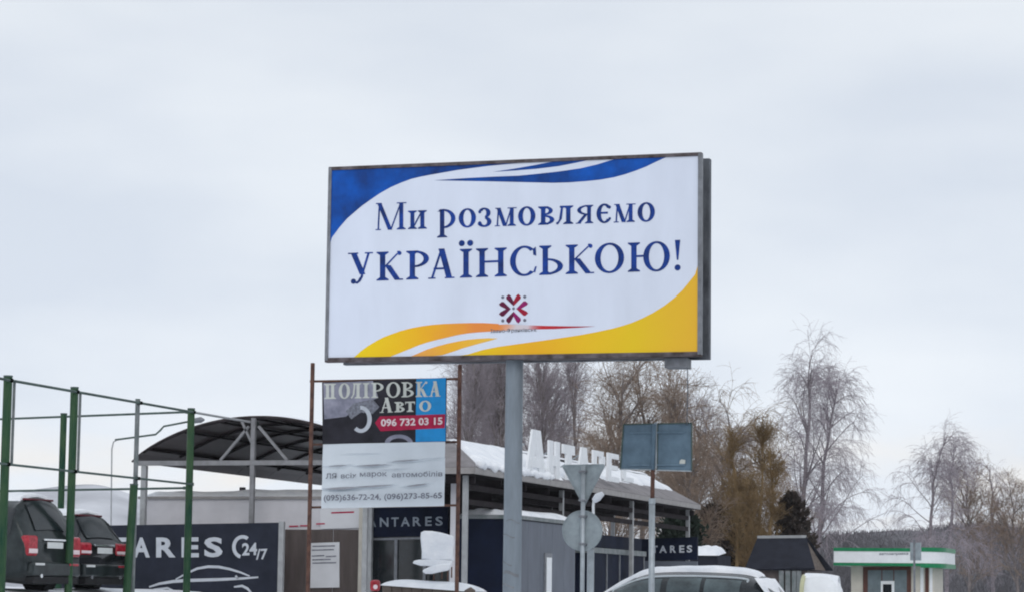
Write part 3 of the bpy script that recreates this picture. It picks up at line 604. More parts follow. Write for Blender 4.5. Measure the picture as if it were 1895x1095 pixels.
def stroke(px, wpx, mt, par, nm='car_outline', Y=AY-0.005):
    pts = [Vector(p) for p in px]; lft, rgt = [], []
    for i, p in enumerate(pts):
        d = (pts[min(i+1, len(pts)-1)]-pts[max(i-1, 0)]).normalized(); n = Vector((-d.y, d.x)); ww = wpx*(0.35+0.65*math.sin(math.pi*(i+0.4)/(len(pts)-0.2)))
        lft.append(p+n*ww/2); rgt.append(p-n*ww/2)
    b = MB()
    for i in range(len(pts)-1): b.poly([hy(q[0], q[1], Y) for q in (lft[i], lft[i+1], rgt[i+1], rgt[i])])
    b.build(nm, mt, par)
stroke([(276, 1085), (295, 1079), (320, 1075), (345, 1073), (400, 1071.5), (445, 1069.5), (478, 1067)], 6, M['silver'], bo)
stroke([(325, 1071), (345, 1060), (365, 1051), (385, 1047.5), (405, 1048), (425, 1052), (445, 1058), (462, 1065)], 5, M['silver'], bo)
stroke([(433, 1085), (448, 1083), (458, 1088), (466, 1097)], 5, M['silver'], bo)
stroke([(262, 1102), (285, 1090), (310, 1087), (322, 1092)], 4, M['silver'], bo)
stroke([(436, 1064), (440, 1070)], 5, M['silver'], bo)
e1 = hy(516, 1000, AY)
b = MB(); b.box((e1.x+0.004, AY-0.05, gz(e1.x, AY)-0.3), (e1.x+0.13, AY+0.06, hy(516, 964, AY).z)); b.build('end_post', M['beam'], an, bevel=0.01)
e2 = hy(96, 1000, AY); b = MB(); b.box((e2.x-0.1, AY-0.05, gz(e2.x, AY)-0.3), (e2.x-0.004, AY+0.06, hy(96, 972, AY).z)); b.build('end_post', M['beam'], an, bevel=0.01)

# ------------------------------------------------------------------ car-wash pavilion: hipped canopy
PX1, PX0, PY0, PY1 = -16.8, -19.6, 52.3, 74.4
pze, pzr, prx = 4.02, 4.74, -18.15
pv = thing('car_wash_pavilion', 'long open pavilion with snow-covered hipped roof, white letters standing on it', 'pavilion', ((PX0+PX1)/2, PY0, gz(PX1, PY0)))
c1, c2, c3, c4 = (PX1, PY0, pze), (PX1, PY1, pze), (PX0, PY1, pze), (PX0, PY0, pze)
r1, r2 = (prx, PY0+2.2, pzr), (prx, PY1-1.6, pzr+0.1)
for k in range(14):        # road-side slope in metal-tile sheets
    a, c = k/14, (k+1)/14-0.002
    p0, p1 = vec(c1).lerp(vec(c2), a), vec(c1).lerp(vec(c2), c); t0, t1 = vec(r1).lerp(vec(r2), a), vec(r1).lerp(vec(r2), c)
    b = MB(); b.prism([p0, p1, t1, t0], (0, 0, -0.04)); b.build('roof_sheet', M['rooftile'], pv)
for nm, pts in (('roof_sheet', (c4, c1, r1)), ('roof_sheet', (c2, c3, r2)), ('roof_sheet', (c3, c4, r1, r2))):
    b = MB(); b.prism([vec(p) for p in pts], (0, 0, -0.045)); b.build(nm, M['rooftile'], pv)
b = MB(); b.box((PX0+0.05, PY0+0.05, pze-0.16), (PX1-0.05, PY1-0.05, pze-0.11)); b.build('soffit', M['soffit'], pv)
for a, c in (((PX0, PY0, 0), (PX1, PY0, 0)), ((PX1, PY0, 0), (PX1, PY1, 0)), ((PX1, PY1, 0), (PX0, PY1, 0))):
    b = MB(); b.bar((a[0], a[1], pze-0.085), (c[0], c[1], pze-0.085), 0.05, 0.13); b.build('fascia', M['fascia'], pv)
lo = lambda t: (vec(c1).lerp(vec(c2), t)).lerp(vec(r1).lerp(vec(r2), t), 0.03 if t < 0.6 else 0.42)+Vector((0, 0, 0.01))
sn = [snow_patch(lo(a), lo(c), vec(r1).lerp(vec(r2), c), vec(r1).lerp(vec(r2), a), th, sd, 50, 14, 0.22, kp, vlow=vl)
      for a, c, th, sd, kp, vl in ((0.02, 0.27, 0.09, 5, 0.0, 0.05), (0.28, 0.40, 0.05, 6, 0.9, 0.2), (0.41, 0.62, 0.05, 7, 1.0, 0.3), (0.63, 0.99, 0.07, 8, 0.1, 0.12))]
for s_ in sn: s_.build('roof_snow', M['snow'], pv, smooth=True)
snow_patch(vec(r1)+Vector((-0.5, 0, -0.2)), vec(r2)+Vector((-0.5, 0, -0.2)), vec(r2)+Vector((0.15, 0, 0.01)), vec(r1)+Vector((0.15, 0, 0.01)), 0.09, 9, 60, 8, 0.2, nrm=Vector((0, 0, 1))).build('roof_snow', M['snow'], pv, smooth=True)
# snow along the eave edge, drooping
b = MB(); pts, rad = [], []
for i in range(50):
    t = i/49; y = lerp(PY0+0.3, PY0+6.2, t); pts.append((PX1+0.0+0.02*math.sin(i), y, pze+0.06+0.02*math.sin(i*1.3))); rad.append(0.075+0.03*math.sin(i*0.9)+0.02*math.sin(i*2.3))
b.tube(pts, rad, 7); b.build('eave_snow', M['snow'], pv, smooth=True)
for y, nm in ((PY0+0.35, 0), (PY0+8, 1), (PY0+15, 1), (PY1-0.3, 0)):
    for x in (PX1-0.3, PX0+0.2):
        b = MB(); b.box((x-0.055, y-0.055, gz(x, y)-0.2), (x+0.055, y+0.055, pze-0.17)); b.build('column', M['beam'], pv, bevel=0.008)
q = hy(841, 900, PY0+0.9)
b = MB(); b.box((q.x-0.07, PY0+0.85, gz(q.x, PY0)-0.2), (q.x+0.07, PY0+0.98, pze-0.17)); b.build('column', M['lightwall'], pv, bevel=0.008)
for k in range(12):
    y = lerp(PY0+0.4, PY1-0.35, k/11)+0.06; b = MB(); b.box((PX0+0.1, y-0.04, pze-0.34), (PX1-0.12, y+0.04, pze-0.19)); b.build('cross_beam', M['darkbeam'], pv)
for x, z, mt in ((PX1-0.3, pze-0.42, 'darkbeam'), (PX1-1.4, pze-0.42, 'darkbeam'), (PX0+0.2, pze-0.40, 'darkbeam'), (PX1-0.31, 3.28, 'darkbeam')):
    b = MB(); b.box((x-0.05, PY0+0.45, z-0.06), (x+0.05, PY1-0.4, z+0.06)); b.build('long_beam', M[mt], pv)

b = MB(); b.box((PX0+0.12, PY0+4.6, 2.75), (PX0+0.2, PY0+10.5, pze-0.36)); b.build('back_panel', M['soffit'], pv)  # dark sheet added to deepen the shade under the pavilion roof
b = MB(); b.box((PX0+0.3, PY0+3.2, 3.1), (PX1-0.6, PY0+3.25, pze-0.36)); b.build('shade_panel', M['soffit'], pv)  # another added dark sheet, standing in for shade beneath the roof
# white letters standing along the roof
LX = -16.90
rs = thing('roof_lettering', 'row of white block letters standing along the snowy pavilion roof', 'sign', (LX, 58, 4.0))
def block_letter(polys, x0, x1, yb0, yt0, dep=0.05):
    """polys in a unit box; the letter stands in the plane x = LX between two pixel columns"""
    y0, y1 = hx(x0+1.0, 880, LX).y, hx(x1-2.2, 880, LX).y
    zb, zt = hx(x0, yb0, LX).z, hx(x0, yt0, LX).z
    b = MB()
    for k, pg in enumerate(polys): b.prism([(LX+0.006*k, lerp(y0, y1, u), lerp(zb, zt, v)) for u, v in pg], (-dep-0.012*k, 0, 0))
    b.build('letter', M['white'], rs)
Bx = lambda a, b_, c, d: [(a, c), (b_, c), (b_, d), (a, d)]
block_letter([[(0.0, 0), (0.28, 0), (0.54, 0.84), (0.44, 1.0), (0.32, 1.0)], [(0.72, 0), (1.0, 0), (0.70, 1.0), (0.42, 1.0)], Bx(0.24, 0.76, 0.26, 0.44)], 972, 1013, 886, 790)
block_letter([Bx(0, 0.38, 0, 1), Bx(0.62, 1, 0, 1), Bx(0.38, 0.62, 0.36, 0.62)], 1015, 1038, 886, 813)
block_letter([Bx(0, 1, 0.74, 1), Bx(0.3, 0.72, 0, 0.74)], 1041, 1066, 886, 820)
block_letter([[(0.0, 0), (0.36, 0), (0.58, 0.86), (0.32, 1.0)], [(0.64, 0), (1.0, 0), (0.70, 1.0), (0.32, 1.0)], Bx(0.24, 0.76, 0.18, 0.46)], 1068, 1094, 887, 824)
block_letter([Bx(0, 0.32, 0, 1), Bx(0.32, 0.9, 0.82, 1), Bx(0.32, 0.9, 0.40, 0.56), Bx(0.68, 1.0, 0.54, 0.84)], 1097, 1121, 887, 831)
block_letter([Bx(0, 0.34, 0, 1), Bx(0.34, 1, 0.82, 1), Bx(0.34, 0.9, 0.42, 0.58), Bx(0.34, 1, 0, 0.18)], 1124, 1147, 889, 836)
block_letter([Bx(0, 0.34, 0.1, 0.9), Bx(0.1, 1, 0.82, 1), Bx(0.1, 1, 0, 0.18)], 1151, 1174, 889, 842)
for k in range(4):
    y = hx(985+k*50, 880, LX).y; b = MB(); b.tube([(LX-0.2, y, 4.8), (LX-0.75, y, 4.45)], 0.018, 5); b.build('stay', M['galv'], rs)
b = MB(); b.box((LX-0.16, hx(970, 880, LX).y, 4.06), (LX-0.08, hx(1176, 880, LX).y, 4.11)); b.build('base_rail', M['galv'], rs)

# ------------------------------------------------------------------ rooms and kiosks under the pavilion roof
GY = 54.9
gx0, gx1 = hy(686, 1000, GY).x, hy(836, 1000, GY).x
of = thing('entrance_booth', 'dark glazed entrance booth with silver ANTARES letters on its black fascia', 'booth', ((gx0+gx1)/2, GY, gz(gx0, GY)))
gz0 = gz(gx0, GY)-0.3
b = MB(); b.box((gx0, GY+0.05, gz0), (gx1, GY+2.5, hy(760, 990, GY).z)); b.build('glazing', M['glass'], of)
b = pq(MB(), [(686, 939), (829, 934), (829, 990), (686, 993)], GY-0.05, 0.12); fa = b.build('black_fascia', M['darknavy'], of)
for ch, x0, x1 in (('A', 682.5, 696), ('N', 703, 719), ('T', 724, 738), ('A', 742, 758.5), ('R', 764, 779.5), ('E', 787, 799), ('S', 806, 819.5)):
    yb = 974-(x0-700)*0.02; b = MB(); put_text(b, ch, hy(x0, yb, GY-0.054), hy(x1, yb-0.3, GY-0.054), hy(x0, yb-17, GY-0.054), 0.02); b.build('letter', M['silverdim'], fa)
b = MB(); b.bar(hy(686, 997, GY), hy(836, 993.5, GY), 0.06, 0.05); b.build('transom', M['frame'], of)
for x in (733, 786, 834):
    p = hy(x, 1000, GY); b = MB(); b.box((p.x-0.035, GY-0.01, gz0), (p.x+0.035, GY+0.045, hy(x, 996, GY).z)); b.build('mullion', M['frame'], of)
# navy kiosk: dark front, slate side towards the road
NY = 54.35
nx0, nx1 = hy(846, 1000, NY).x, hy(952, 1000, NY).x
nzt = hy(900, 959, NY).z
nk = thing('navy_kiosk', 'flat-roofed kiosk with black-navy front and slate grey side behind the billboard pole', 'kiosk', ((nx0+nx1)/2, NY, gz(nx1, NY)))
b = MB(); b.box((nx0, NY, gz(nx1, NY)-0.3), (nx1-0.03, NY+4.8, nzt)); b.build('front_wall', M['darknavy'], nk)
L2 = NY+5.0
for k in range(5):
    y0, y1 = lerp(NY+0.02, L2, k/5), lerp(NY+0.02, L2, (k+1)/5)-0.012
    b = MB(); b.box((nx1-0.028, y0, gz(nx1, NY)-0.3), (nx1+0.02, y1, nzt-0.02)); b.build('side_panel', M['greywall'], nk, bevel=0.004)
b = MB(); b.box((nx0-0.05, NY-0.05, nzt), (nx1+0.06, NY+5.05, nzt+0.09)); b.build('roof_edge', M['greygreen'], nk, bevel=0.01)
snow_patch((nx0, NY+0.1, nzt+0.09), (nx1, NY+0.1, nzt+0.09), (nx1, NY+5, nzt+0.09), (nx0, NY+5, nzt+0.09), 0.14, 12, 30, 24, 0.25).build('roof_snow', M['snow'], nk, smooth=True)
for sgn in (0, 1):
    y0, y1 = NY+2.3, NY+2.9
    b = MB(); b.box((nx1+0.021, y0+sgn*0.0, gz(nx1, NY)-0.2), (nx1+0.05, y1, 2.25)) if sgn == 0 else None
    if sgn == 0: b.build('door_frame', M['frame'], nk)
    else:
        b = MB(); b.box((nx1+0.051, y0+0.1, gz(nx1, NY)-0.1), (nx1+0.07, y1-0.1, 2.15)); b.build('white_door', M['white'], nk, bevel=0.008)
# slate service box further along
sx1 = PX1-0.45
s0, s1 = hx(1098, 1000, sx1), hx(1193, 1000, sx1)
zt_, zb_ = hx(1100, 987, sx1).z, hx(1100, 1012, sx1).z
sk = thing('service_box', 'low dark service cabin with a grey band, right of the round sign', 'cabin', (sx1, s0.y, gz(sx1, s0.y)))
b = MB(); b.box((sx1-2.0, s0.y, gz(sx1, s0.y)-0.2), (sx1-0.02, s1.y, zb_-0.02)); b.build('wall', M['darknavy'], sk)
b = MB(); b.box((sx1-2.1, s0.y-0.1, zb_-0.14), (sx1+0.03, s1.y+0.1, zb_)); b.build('grey_band', M['greygreen'], sk, bevel=0.01)
b = MB(); b.box((sx1-1.9, s0.y+0.1, zb_), (sx1-0.05, s1.y-0.1, zt_)); b.build('roof_box', M['darknavy'], sk, bevel=0.02)
for k in range(5):
    y = lerp(s0.y+0.05, s1.y-0.05, k/4); b = MB(); b.box((sx1-0.02, y-0.03, gz(sx1, y)-0.2), (sx1+0.01, y+0.03, zb_-0.15)); b.build('mullion', M['frame'], sk)
# second lettered fascia at the far end
QY = PY1-0.9
b = pq(MB(), [(1150, 998), (1290, 992.5), (1290, 1034.5), (1150, 1038)], QY, 0.15)
qq = hy(1220, 1040, QY)
f2 = thing('far_sign_box', 'black sign box with silver letters above the snowy estate car', 'sign', (qq.x, QY, 2.2))
fo = b.build('sign_body', M['darknavy'], f2)
for ch, x0, x1 in (('A', 1150, 1161), ('N', 1168, 1180), ('T', 1186, 1197), ('T', 1207, 1217), ('A', 1220, 1234), ('R', 1240, 1251), ('E', 1257, 1266.5), ('S', 1271, 1281)):
    if ch == 'T' and x0 < 1200: continue
    yb = 1022.5-(x0-1200)*0.015; b = MB(); put_text(b, ch, hy(x0, yb, QY-0.004), hy(x1, yb-0.2, QY-0.004), hy(x0, yb-13.5, QY-0.004), 0.03); b.build('letter', M['silver'], fo)
p0, p1 = hy(1150, 1036, QY), hy(1290, 1034, QY)
b = MB(); b.box((p0.x, QY+0.02, gz(p0.x, QY)-0.2), (p1.x, QY+0.12, p1.z-0.06)); b.build('lower_wall', M['greywall'], f2)

# ------------------------------------------------------------------ tall green fence round the parked cars
def fence(name, label, posts, rails, loc):
    f = thing(name, label, 'fence', loc, )
    for (a, c, r_, mt) in posts:
        b = MB(); b.tube([a, c], r_, 10); b.build('post', M[mt], f, smooth=False)
        b = MB(); b.tube([c, c+Vector((0, 0, 0.03))], r_*1.06, 10); b.build('post_cap', M['railgrey'], f)
    for a, c, r_, mt in rails:
        for e_ in (a, c):
            b = MB(); b.box((e_.x-0.05, e_.y-0.05, e_.z-0.035), (e_.x+0.03, e_.y+0.05, e_.z+0.035)); b.build('clamp', M['railgrey'], f)
        b = MB(); b.tube([a, c], r_, 7); b.build('rail', M[mt], f)
    return f
FX = hd(354, 757, 56).x
near = []
for px_, py_, r_, mt in ((-108, 676, 0.085, 'green'), (15, 697, 0.085, 'green'), (138, 718, 0.080, 'green'), (255, 740, 0.050, 'greygreen'), (354, 757, 0.080, 'green'), (471, 778, 0.055, 'greygreen')):
    p = hx(px_, py_, FX); g = gz(FX, p.y)-0.3
    near.append((Vector((FX, p.y, g)), p, r_, mt))
near.append((Vector((FX+0.02, near[3][1].y-0.35, gz(FX, 50)-0.3)), hx(248, 897, FX+0.02), 0.085, 'green'))
tops = [n_[1] for n_ in near[:6]]; zt = sum(t_.z for t_ in tops)/6
rl = []
for a, c in zip(tops, tops[1:]):
    rl.append((Vector((FX+0.06, a.y, zt-0.06)), Vector((FX+0.06, c.y, zt-0.06)), 0.028, 'railgrey' if c is not tops[5] else 'beam'))
zm = hx(17, 856, FX).z; zm2 = hx(250, 887, FX).z; zm = (zm+zm2)/2
for a, c in zip(tops[:5], tops[1:5]): rl.append((Vector((FX+0.06, a.y, zm)), Vector((FX+0.06, c.y, zm)), 0.024, 'railgrey'))
nf = fence('tall_fence', 'tall green post-and-rail fence along the roadside in front of the parked cars', near, rl, (FX, tops[1].y, gz(FX, 46)))
for i in (1, 2):
    a = tops[i]; b = MB(); b.tube([(FX+0.02, a.y+0.22, zt-0.07), (FX+0.02, a.y+0.22, zm+0.02)], 0.028, 6); b.build('side_stay', M['greygreen'], nf)
cr = tops[4]; le = hd(-40, 771, 59.6); le.z = cr.z
ff = []
for t, px_ in ((None, 118),):
    pass
def on_far(px_):          # point of the back fence line seen in this pixel column
    d = ray(px_, 770); a = Vector((cr.x, cr.y)); c = Vector((le.x, le.y)); dd = c-a
    den = d.x*dd.y-d.y*dd.x; s_ = (a.x*dd.y-a.y*dd.x)/den; return Vector((d.x*s_, d.y*s_, 0))
for px_ in (118, -60):
    p = on_far(px_); ff.append((Vector((p.x, p.y, gz(p.x, p.y)-0.2)), Vector((p.x, p.y, zt)), 0.075, 'green'))
zl = hd(354, 902, 56).z
rl = [(Vector((cr.x-0.1, cr.y+0.05, z)), Vector((le.x, le.y, z)), 0.026, 'railgrey') for z in (zt-0.05, zl)]
fence('back_fence', 'green fence running left behind the parked cars, from the corner post', ff, rl, (le.x, le.y, gz(le.x, le.y)))
# ------------------------------------------------------------------ cars
def bbasis(nc, ts):
    kn = [0, 0, 0] + [i/(nc-2) for i in range(1, nc-2)] + [1, 1, 1]; out_ = []
    for t in ts:
        t = min(max(t, 0), 1-1e-9); bs_ = [1.0 if kn[i] <= t < kn[i+1] else 0.0 for i in range(nc+2)]
        for d in (1, 2):
            nb = []
            for i in range(nc+2-d):
                a = (t-kn[i])/(kn[i+d]-kn[i])*bs_[i] if kn[i+d] > kn[i] else 0
                c = (kn[i+d+1]-t)/(kn[i+d+1]-kn[i+1])*bs_[i+1] if kn[i+d+1] > kn[i+1] else 0
                nb.append(a+c)
            bs_ = nb
        out_.append(bs_[:nc])
    return np.array(out_)
def make_car(name, label, loc, rz, st, paint, opts):
    """st: stations from tail to nose: x, zbottom, wsill, wmid, zmid, wbelt, zbelt, wroof, zroofedge, zroofcentre"""
    root = thing(name, label, 'car', loc, opts.get('group'), rz)
    C = []
    for (x, zb, ws, wm, zm, wb, zbl, wr, zre, zrc) in st:
        C.append([(x, 0, zb), (x, ws, zb), (x, wm, zm), (x, wb, zbl), (x, wr, zre), (x, 0, zrc)])
    C = np.array(C); nu, nv = C.shape[:2]
    def S(us, vs): return np.einsum('iu,jv,uvk->ijk', bbasis(nu, us), bbasis(nv, vs), C)
    uu = np.linspace(0, 1, 400); xx = S(uu, [1.0])[:, 0, 0]
    def u_of(x): return float(np.interp(x, xx, uu))
    def part(nm, mb, mt, par=None, **kw): return mb.build(nm, mt, par or root, local=True, **kw)
    def shell(us, vs, off=0.0, side=1, th=0.0):
        P = S(us, vs).copy()
        du = np.gradient(P, axis=0); dv = np.gradient(P, axis=1); n = np.cross(du, dv); n /= (np.linalg.norm(n, axis=2, keepdims=True)+1e-9)
        n *= -1.0
        c = P.mean((0, 1)); 
        if (n[len(us)//2, len(vs)//2] * (P[len(us)//2, len(vs)//2]-np.array([c[0], 0, 0.7]))).sum() < 0: n = -n
        P = P + n*off
        if side < 0: P[:, :, 1] *= -1
        return P
    def addgrid(mb, P):
        a, c = P.shape[:2]; mb.add([tuple(map(float, p)) for p in P.reshape(-1, 3)], [(i*c+j, (i+1)*c+j, (i+1)*c+j+1, i*c+j+1) for i in range(a-1) for j in range(c-1)])
    us, vs = np.linspace(0, 1, 180), np.linspace(0, 1, 36)
    mb = MB(); n0 = None
    for s in (1, -1):
        P = S(us, vs).copy(); P[:, :, 1] *= s; addgrid(mb, P)
    for e_ in (0, -1):
        ring = S([us[e_]], vs)[0]; full = [tuple(map(float, p)) for p in ring] + [(float(p[0]), -float(p[1]), float(p[2])) for p in ring[-2:0:-1]]
        mb.poly(full)
    body = part('body', mb, paint, smooth=True)
    md = body.modifiers.new('weld', 'WELD'); md.merge_threshold = 0.004
    # glass
    for (x0, x1, v0, v1) in opts['side']:
        for s in (1, -1):
            mb = MB(); addgrid(mb, shell(np.linspace(u_of(x0), u_of(x1), 12), np.linspace(v0, v1, 6), 0.008, s)); part('side_window', mb, opts.get('sideglass', M['glass']), smooth=True)
    for nm, x0, x1, v0 in opts['ends']:
        mb = MB()
        for s in (1, -1):
            P = shell(np.linspace(u_of(x0), u_of(x1), 24), np.linspace(v0, 1, 12), 0.0, s); P = P + np.array([-0.02 if nm == 'rear_window' else 0.02, 0, 0.014]); addgrid(mb, P)
        g = part(nm, mb, opts.get('endglass', M['rearglass']), smooth=True)
        md = g.modifiers.new('weld', 'WELD'); md.merge_threshold = 0.003
    if 'trim' in opts:
        x0, x1, v0, v1 = opts['trim']
        for s in (1, -1):
            us_ = np.linspace(u_of(x0), u_of(x1), 16); vv = np.linspace(v0, v1, 5)
            top = shell(us_, [v1-0.001, v1], 0.012, s)[:, 1]; bot = shell(us_, [v0, v0+0.001], 0.012, s)[:, 0]
            pts = [tuple(map(float, p)) for p in list(top)+[ (top[-1]+bot[-1])/2 ]+list(bot[::-1])+[(top[0]+bot[0])/2]+[top[0]]]
            mb = MB(); mb.tube(pts, 0.025, 6); part('window_trim', mb, M['trimlight'], smooth=True)
    if 'belt' in opts:
        for s in (1, -1):
            P = shell(np.linspace(u_of(opts['belt'][0]), u_of(opts['belt'][1]), 14), [opts['belt'][2], opts['belt'][2]+0.001], 0.012, s)[:, 0]
            mb = MB(); mb.tube([tuple(map(float, p)) for p in P], 0.012, 5); part('roof_rail' if opts['belt'][2] > 0.85 else 'belt_trim', mb, M['chrome'])
    # wheels
    for x in opts['wheels']:
        for s in (1, -1):
            yw = s*(opts['hw']-0.12); mb = MB()
            for k in range(1): mb.tube([(x, yw-s*0.11, 0.34), (x, yw-s*0.09, 0.34), (x, yw+s*0.09, 0.34), (x, yw+s*0.11, 0.34)], [0.30, 0.34, 0.34, 0.31], 24)
            wh = part('wheel', mb, M['tyre'])
            mb = MB(); mb.tube([(x, yw+s*0.10, 0.34), (x, yw+s*0.118, 0.34)], 0.22, 20); part('rim', mb, M['rim'], wh)
    for f in opts.get('bits', ()): f(part)
    if 'snow' in opts:
        x0, x1, v0, th = opts['snow']; mb = MB(); us_ = np.linspace(u_of(x0), u_of(x1), 36); vv = np.linspace(v0, 1, 12)
        for s in (1, -1):
            P = shell(us_, vv, 0.004, s)
            for i in range(P.shape[0]):
                for j in range(P.shape[1]):
                    e_ = min(1.0, (min(i, P.shape[0]-1-i)*0.35 + 0.0), j*0.45); hgt = th*math.sqrt(max(0, e_))*(1+0.10*math.sin(i*0.45+j*0.3*s)+0.05*math.sin(i*1.3))
                    P[i, j, 2] += max(hgt, -0.004)
            addgrid(mb, P)
        sc_ = part('snow_cap', mb, M['snow'], smooth=True); md = sc_.modifiers.new('weld', 'WELD'); md.merge_threshold = 0.01
    return root
def rear_bits(L2, zl, zp, hwid, lampw, lamph, low_white=True, spoiler=None, bump=True):
    def f(part):
        for s in (1, -1):
            mb = MB(); mb.box((L2-0.03, s*(hwid-lampw), zl-lamph/2), (L2+0.22, s*(hwid+0.035), zl+lamph/2)); lp_ = part('tail_lamp', mb, M['lampred'], bevel=0.05, seg=3)
            if low_white:
                mb = MB(); mb.box((L2-0.042, s*(hwid-lampw+0.03), zl-lamph*0.36), (L2-0.02, s*(hwid-0.02), zl-lamph*0.14)); part('reversing_lens', mb, M['lampwhite'], lp_, bevel=0.008)
        mb = MB(); mb.box((L2-0.05, -0.26, zp-0.06), (L2-0.03, 0.26, zp+0.06)); part('number_plate', mb, M['plate'], bevel=0.004)
        mb = MB(); mb.box((L2-0.045, -0.36, zp+0.085), (L2-0.0, 0.36, zp+0.125)); part('plate_trim', mb, M['chrome'], bevel=0.008)
        mb = MB(); mb.box((L2-0.10, -hwid+0.04, 0.34), (L2+0.15, hwid-0.04, 0.62)); bp_ = part('bumper', mb, M['cargrey'], bevel=0.06, seg=3)
        mb = MB(); mb.box((L2-0.085, -hwid+0.12, 0.20), (L2+0.1, hwid-0.12, 0.34)); part('diffuser', mb, M['plastic'], bp_, bevel=0.02)
        for s in (1, -1):
            mb = MB(); mb.box((L2-0.112, s*0.42, 0.555), (L2-0.09, s*0.72, 0.60)); part('reflector', mb, M['plate'] if s > 0 else M['lampred'], bp_, bevel=0.006)
            mb = MB(); mb.tube([(L2-0.10, s*0.5, 0.35), (L2+0.1, s*0.5, 0.35)], 0.04, 10); part('exhaust', mb, M['chrome'], bp_)
        if spoiler:
            x, z, wd = spoiler; mb = MB(); mb.box((x-0.06, -wd*0.75, z-0.035), (x+0.02, wd*0.75, z+0.005)); part('brake_light', mb, M['lampdark'], bevel=0.012)
        for x in (-0.35, 0.62):
            for s in (1, -1):
                mb = MB(); mb.box((x-0.1, s*(hwid+0.02), 0.93), (x+0.1, s*(hwid+0.06), 0.96)); part('door_handle', mb, M['chrome'], bevel=0.008)
        for s in (1, -1):
            mb = MB(); mb.box((0.92, s*(hwid+0.02), 1.02), (1.02, s*(hwid+0.24), 1.17)); part('mirror', mb, M['carblack'], bevel=0.03)
    return f
def suv_st(L, hw, H, rake=0.42):
    t = -L/2
    return [(t, 0.34, hw-0.16, hw-0.06, 0.6, hw-0.10, 0.98, hw-0.20, 1.02, 1.03), (t+0.03, 0.30, hw-0.12, hw-0.03, 0.6, hw-0.05, 1.00, hw-0.17, 1.07, 1.08),
            (t+0.19, 0.20, hw-0.08, hw, 0.62, hw-0.02, 1.02, hw-0.13, H-0.42, H-0.38), (t+rake-0.02, 0.18, hw-0.06, hw+0.01, 0.64, hw-0.01, 1.02, hw-0.17, H-0.06, H-0.0),
            (t+rake, 0.18, hw-0.06, hw+0.01, 0.64, hw-0.01, 1.02, hw-0.17, H-0.055, H+0.005), (t+rake+0.1, 0.18, hw-0.06, hw+0.01, 0.64, hw-0.01, 1.02, hw-0.19, H-0.06, H-0.01), (t+1.3, 0.24, hw-0.05, hw, 0.62, hw-0.02, 1.0, hw-0.17, H-0.03, H+0.01),
            (t+2.3, 0.24, hw-0.05, hw, 0.62, hw-0.02, 0.98, hw-0.18, H-0.04, H), (t+2.9, 0.24, hw-0.05, hw, 0.62, hw-0.02, 0.97, hw-0.21, H-0.09, H-0.04),
            (t+3.15, 0.24, hw-0.05, hw, 0.62, hw-0.03, 0.98, hw-0.21, H-0.22, H-0.18), (t+3.7, 0.24, hw-0.06, hw, 0.62, hw-0.06, 0.97, hw-0.20, 1.03, 1.06),
            (t+4.1, 0.25, hw-0.07, hw-0.01, 0.60, hw-0.08, 0.92, hw-0.2, 0.97, 1.0), (L/2-0.15, 0.27, hw-0.14, hw-0.08, 0.55, hw-0.18, 0.80, hw-0.28, 0.86, 0.90), (L/2, 0.32, hw-0.3, hw-0.22, 0.52, hw-0.3, 0.70, hw-0.4, 0.74, 0.76)]
def park(name, label, lc, rc, L, hw, H, zg, paint, spoil, lampargs, plate_z, group):
    a, c = vec(lc), vec(rc); a.z = c.z = 0; ax_ = (c-a).normalized(); mid = (a+c)/2
    hd_ = Vector((-ax_.y, ax_.x, 0))       # heading, left of the rear edge direction
    pos = mid + hd_*L/2; rz = math.atan2(hd_.y, hd_.x)
    t = -L/2
    return make_car(name, label, (pos.x, pos.y, zg), rz, suv_st(L, hw, H), paint, dict(hw=hw, wheels=(t+0.95, t+3.75), group=group,
        side=((t+0.36, t+1.22, 0.66, 0.83), (t+1.36, t+2.12, 0.66, 0.84), (t+2.22, t+3.0, 0.66, 0.84)),
        ends=(('rear_window', t+0.09, t+0.36, 0.905), ('windscreen', t+2.98, t+3.55, 0.90)), belt=(t+0.5, t+2.9, 0.90),
        bits=(rear_bits(t, *lampargs, plate_z) if False else rear_bits(t, lampargs[0], plate_z, hw-0.10, lampargs[1], lampargs[2], True, (t+0.42, H-0.04, hw-0.34)),), snow=(t+0.46, t+2.7, 0.90, spoil)))
zl1 = 1.19
park('suv', 'graphite off-roader parked nearest the fence, left of the other dark car', hd(47, 1000, 49.3), hd(150, 1000, 51.0), 4.75, 0.97, 1.90, zl1, M['cargrey'], 0.09, (0.93, 0.33, 0.40), 0.95, 'dark cars parked behind the fence')
park('suv', 'black crossover with snow on its roof parked to the right of the graphite off-roader', hd(142, 1000, 52.1), hd(240, 1000, 53.8), 4.5, 0.93, 1.68, zl1, M['carblack'], 0.09, (0.93, 0.40, 0.26), 0.90, 'dark cars parked behind the fence')
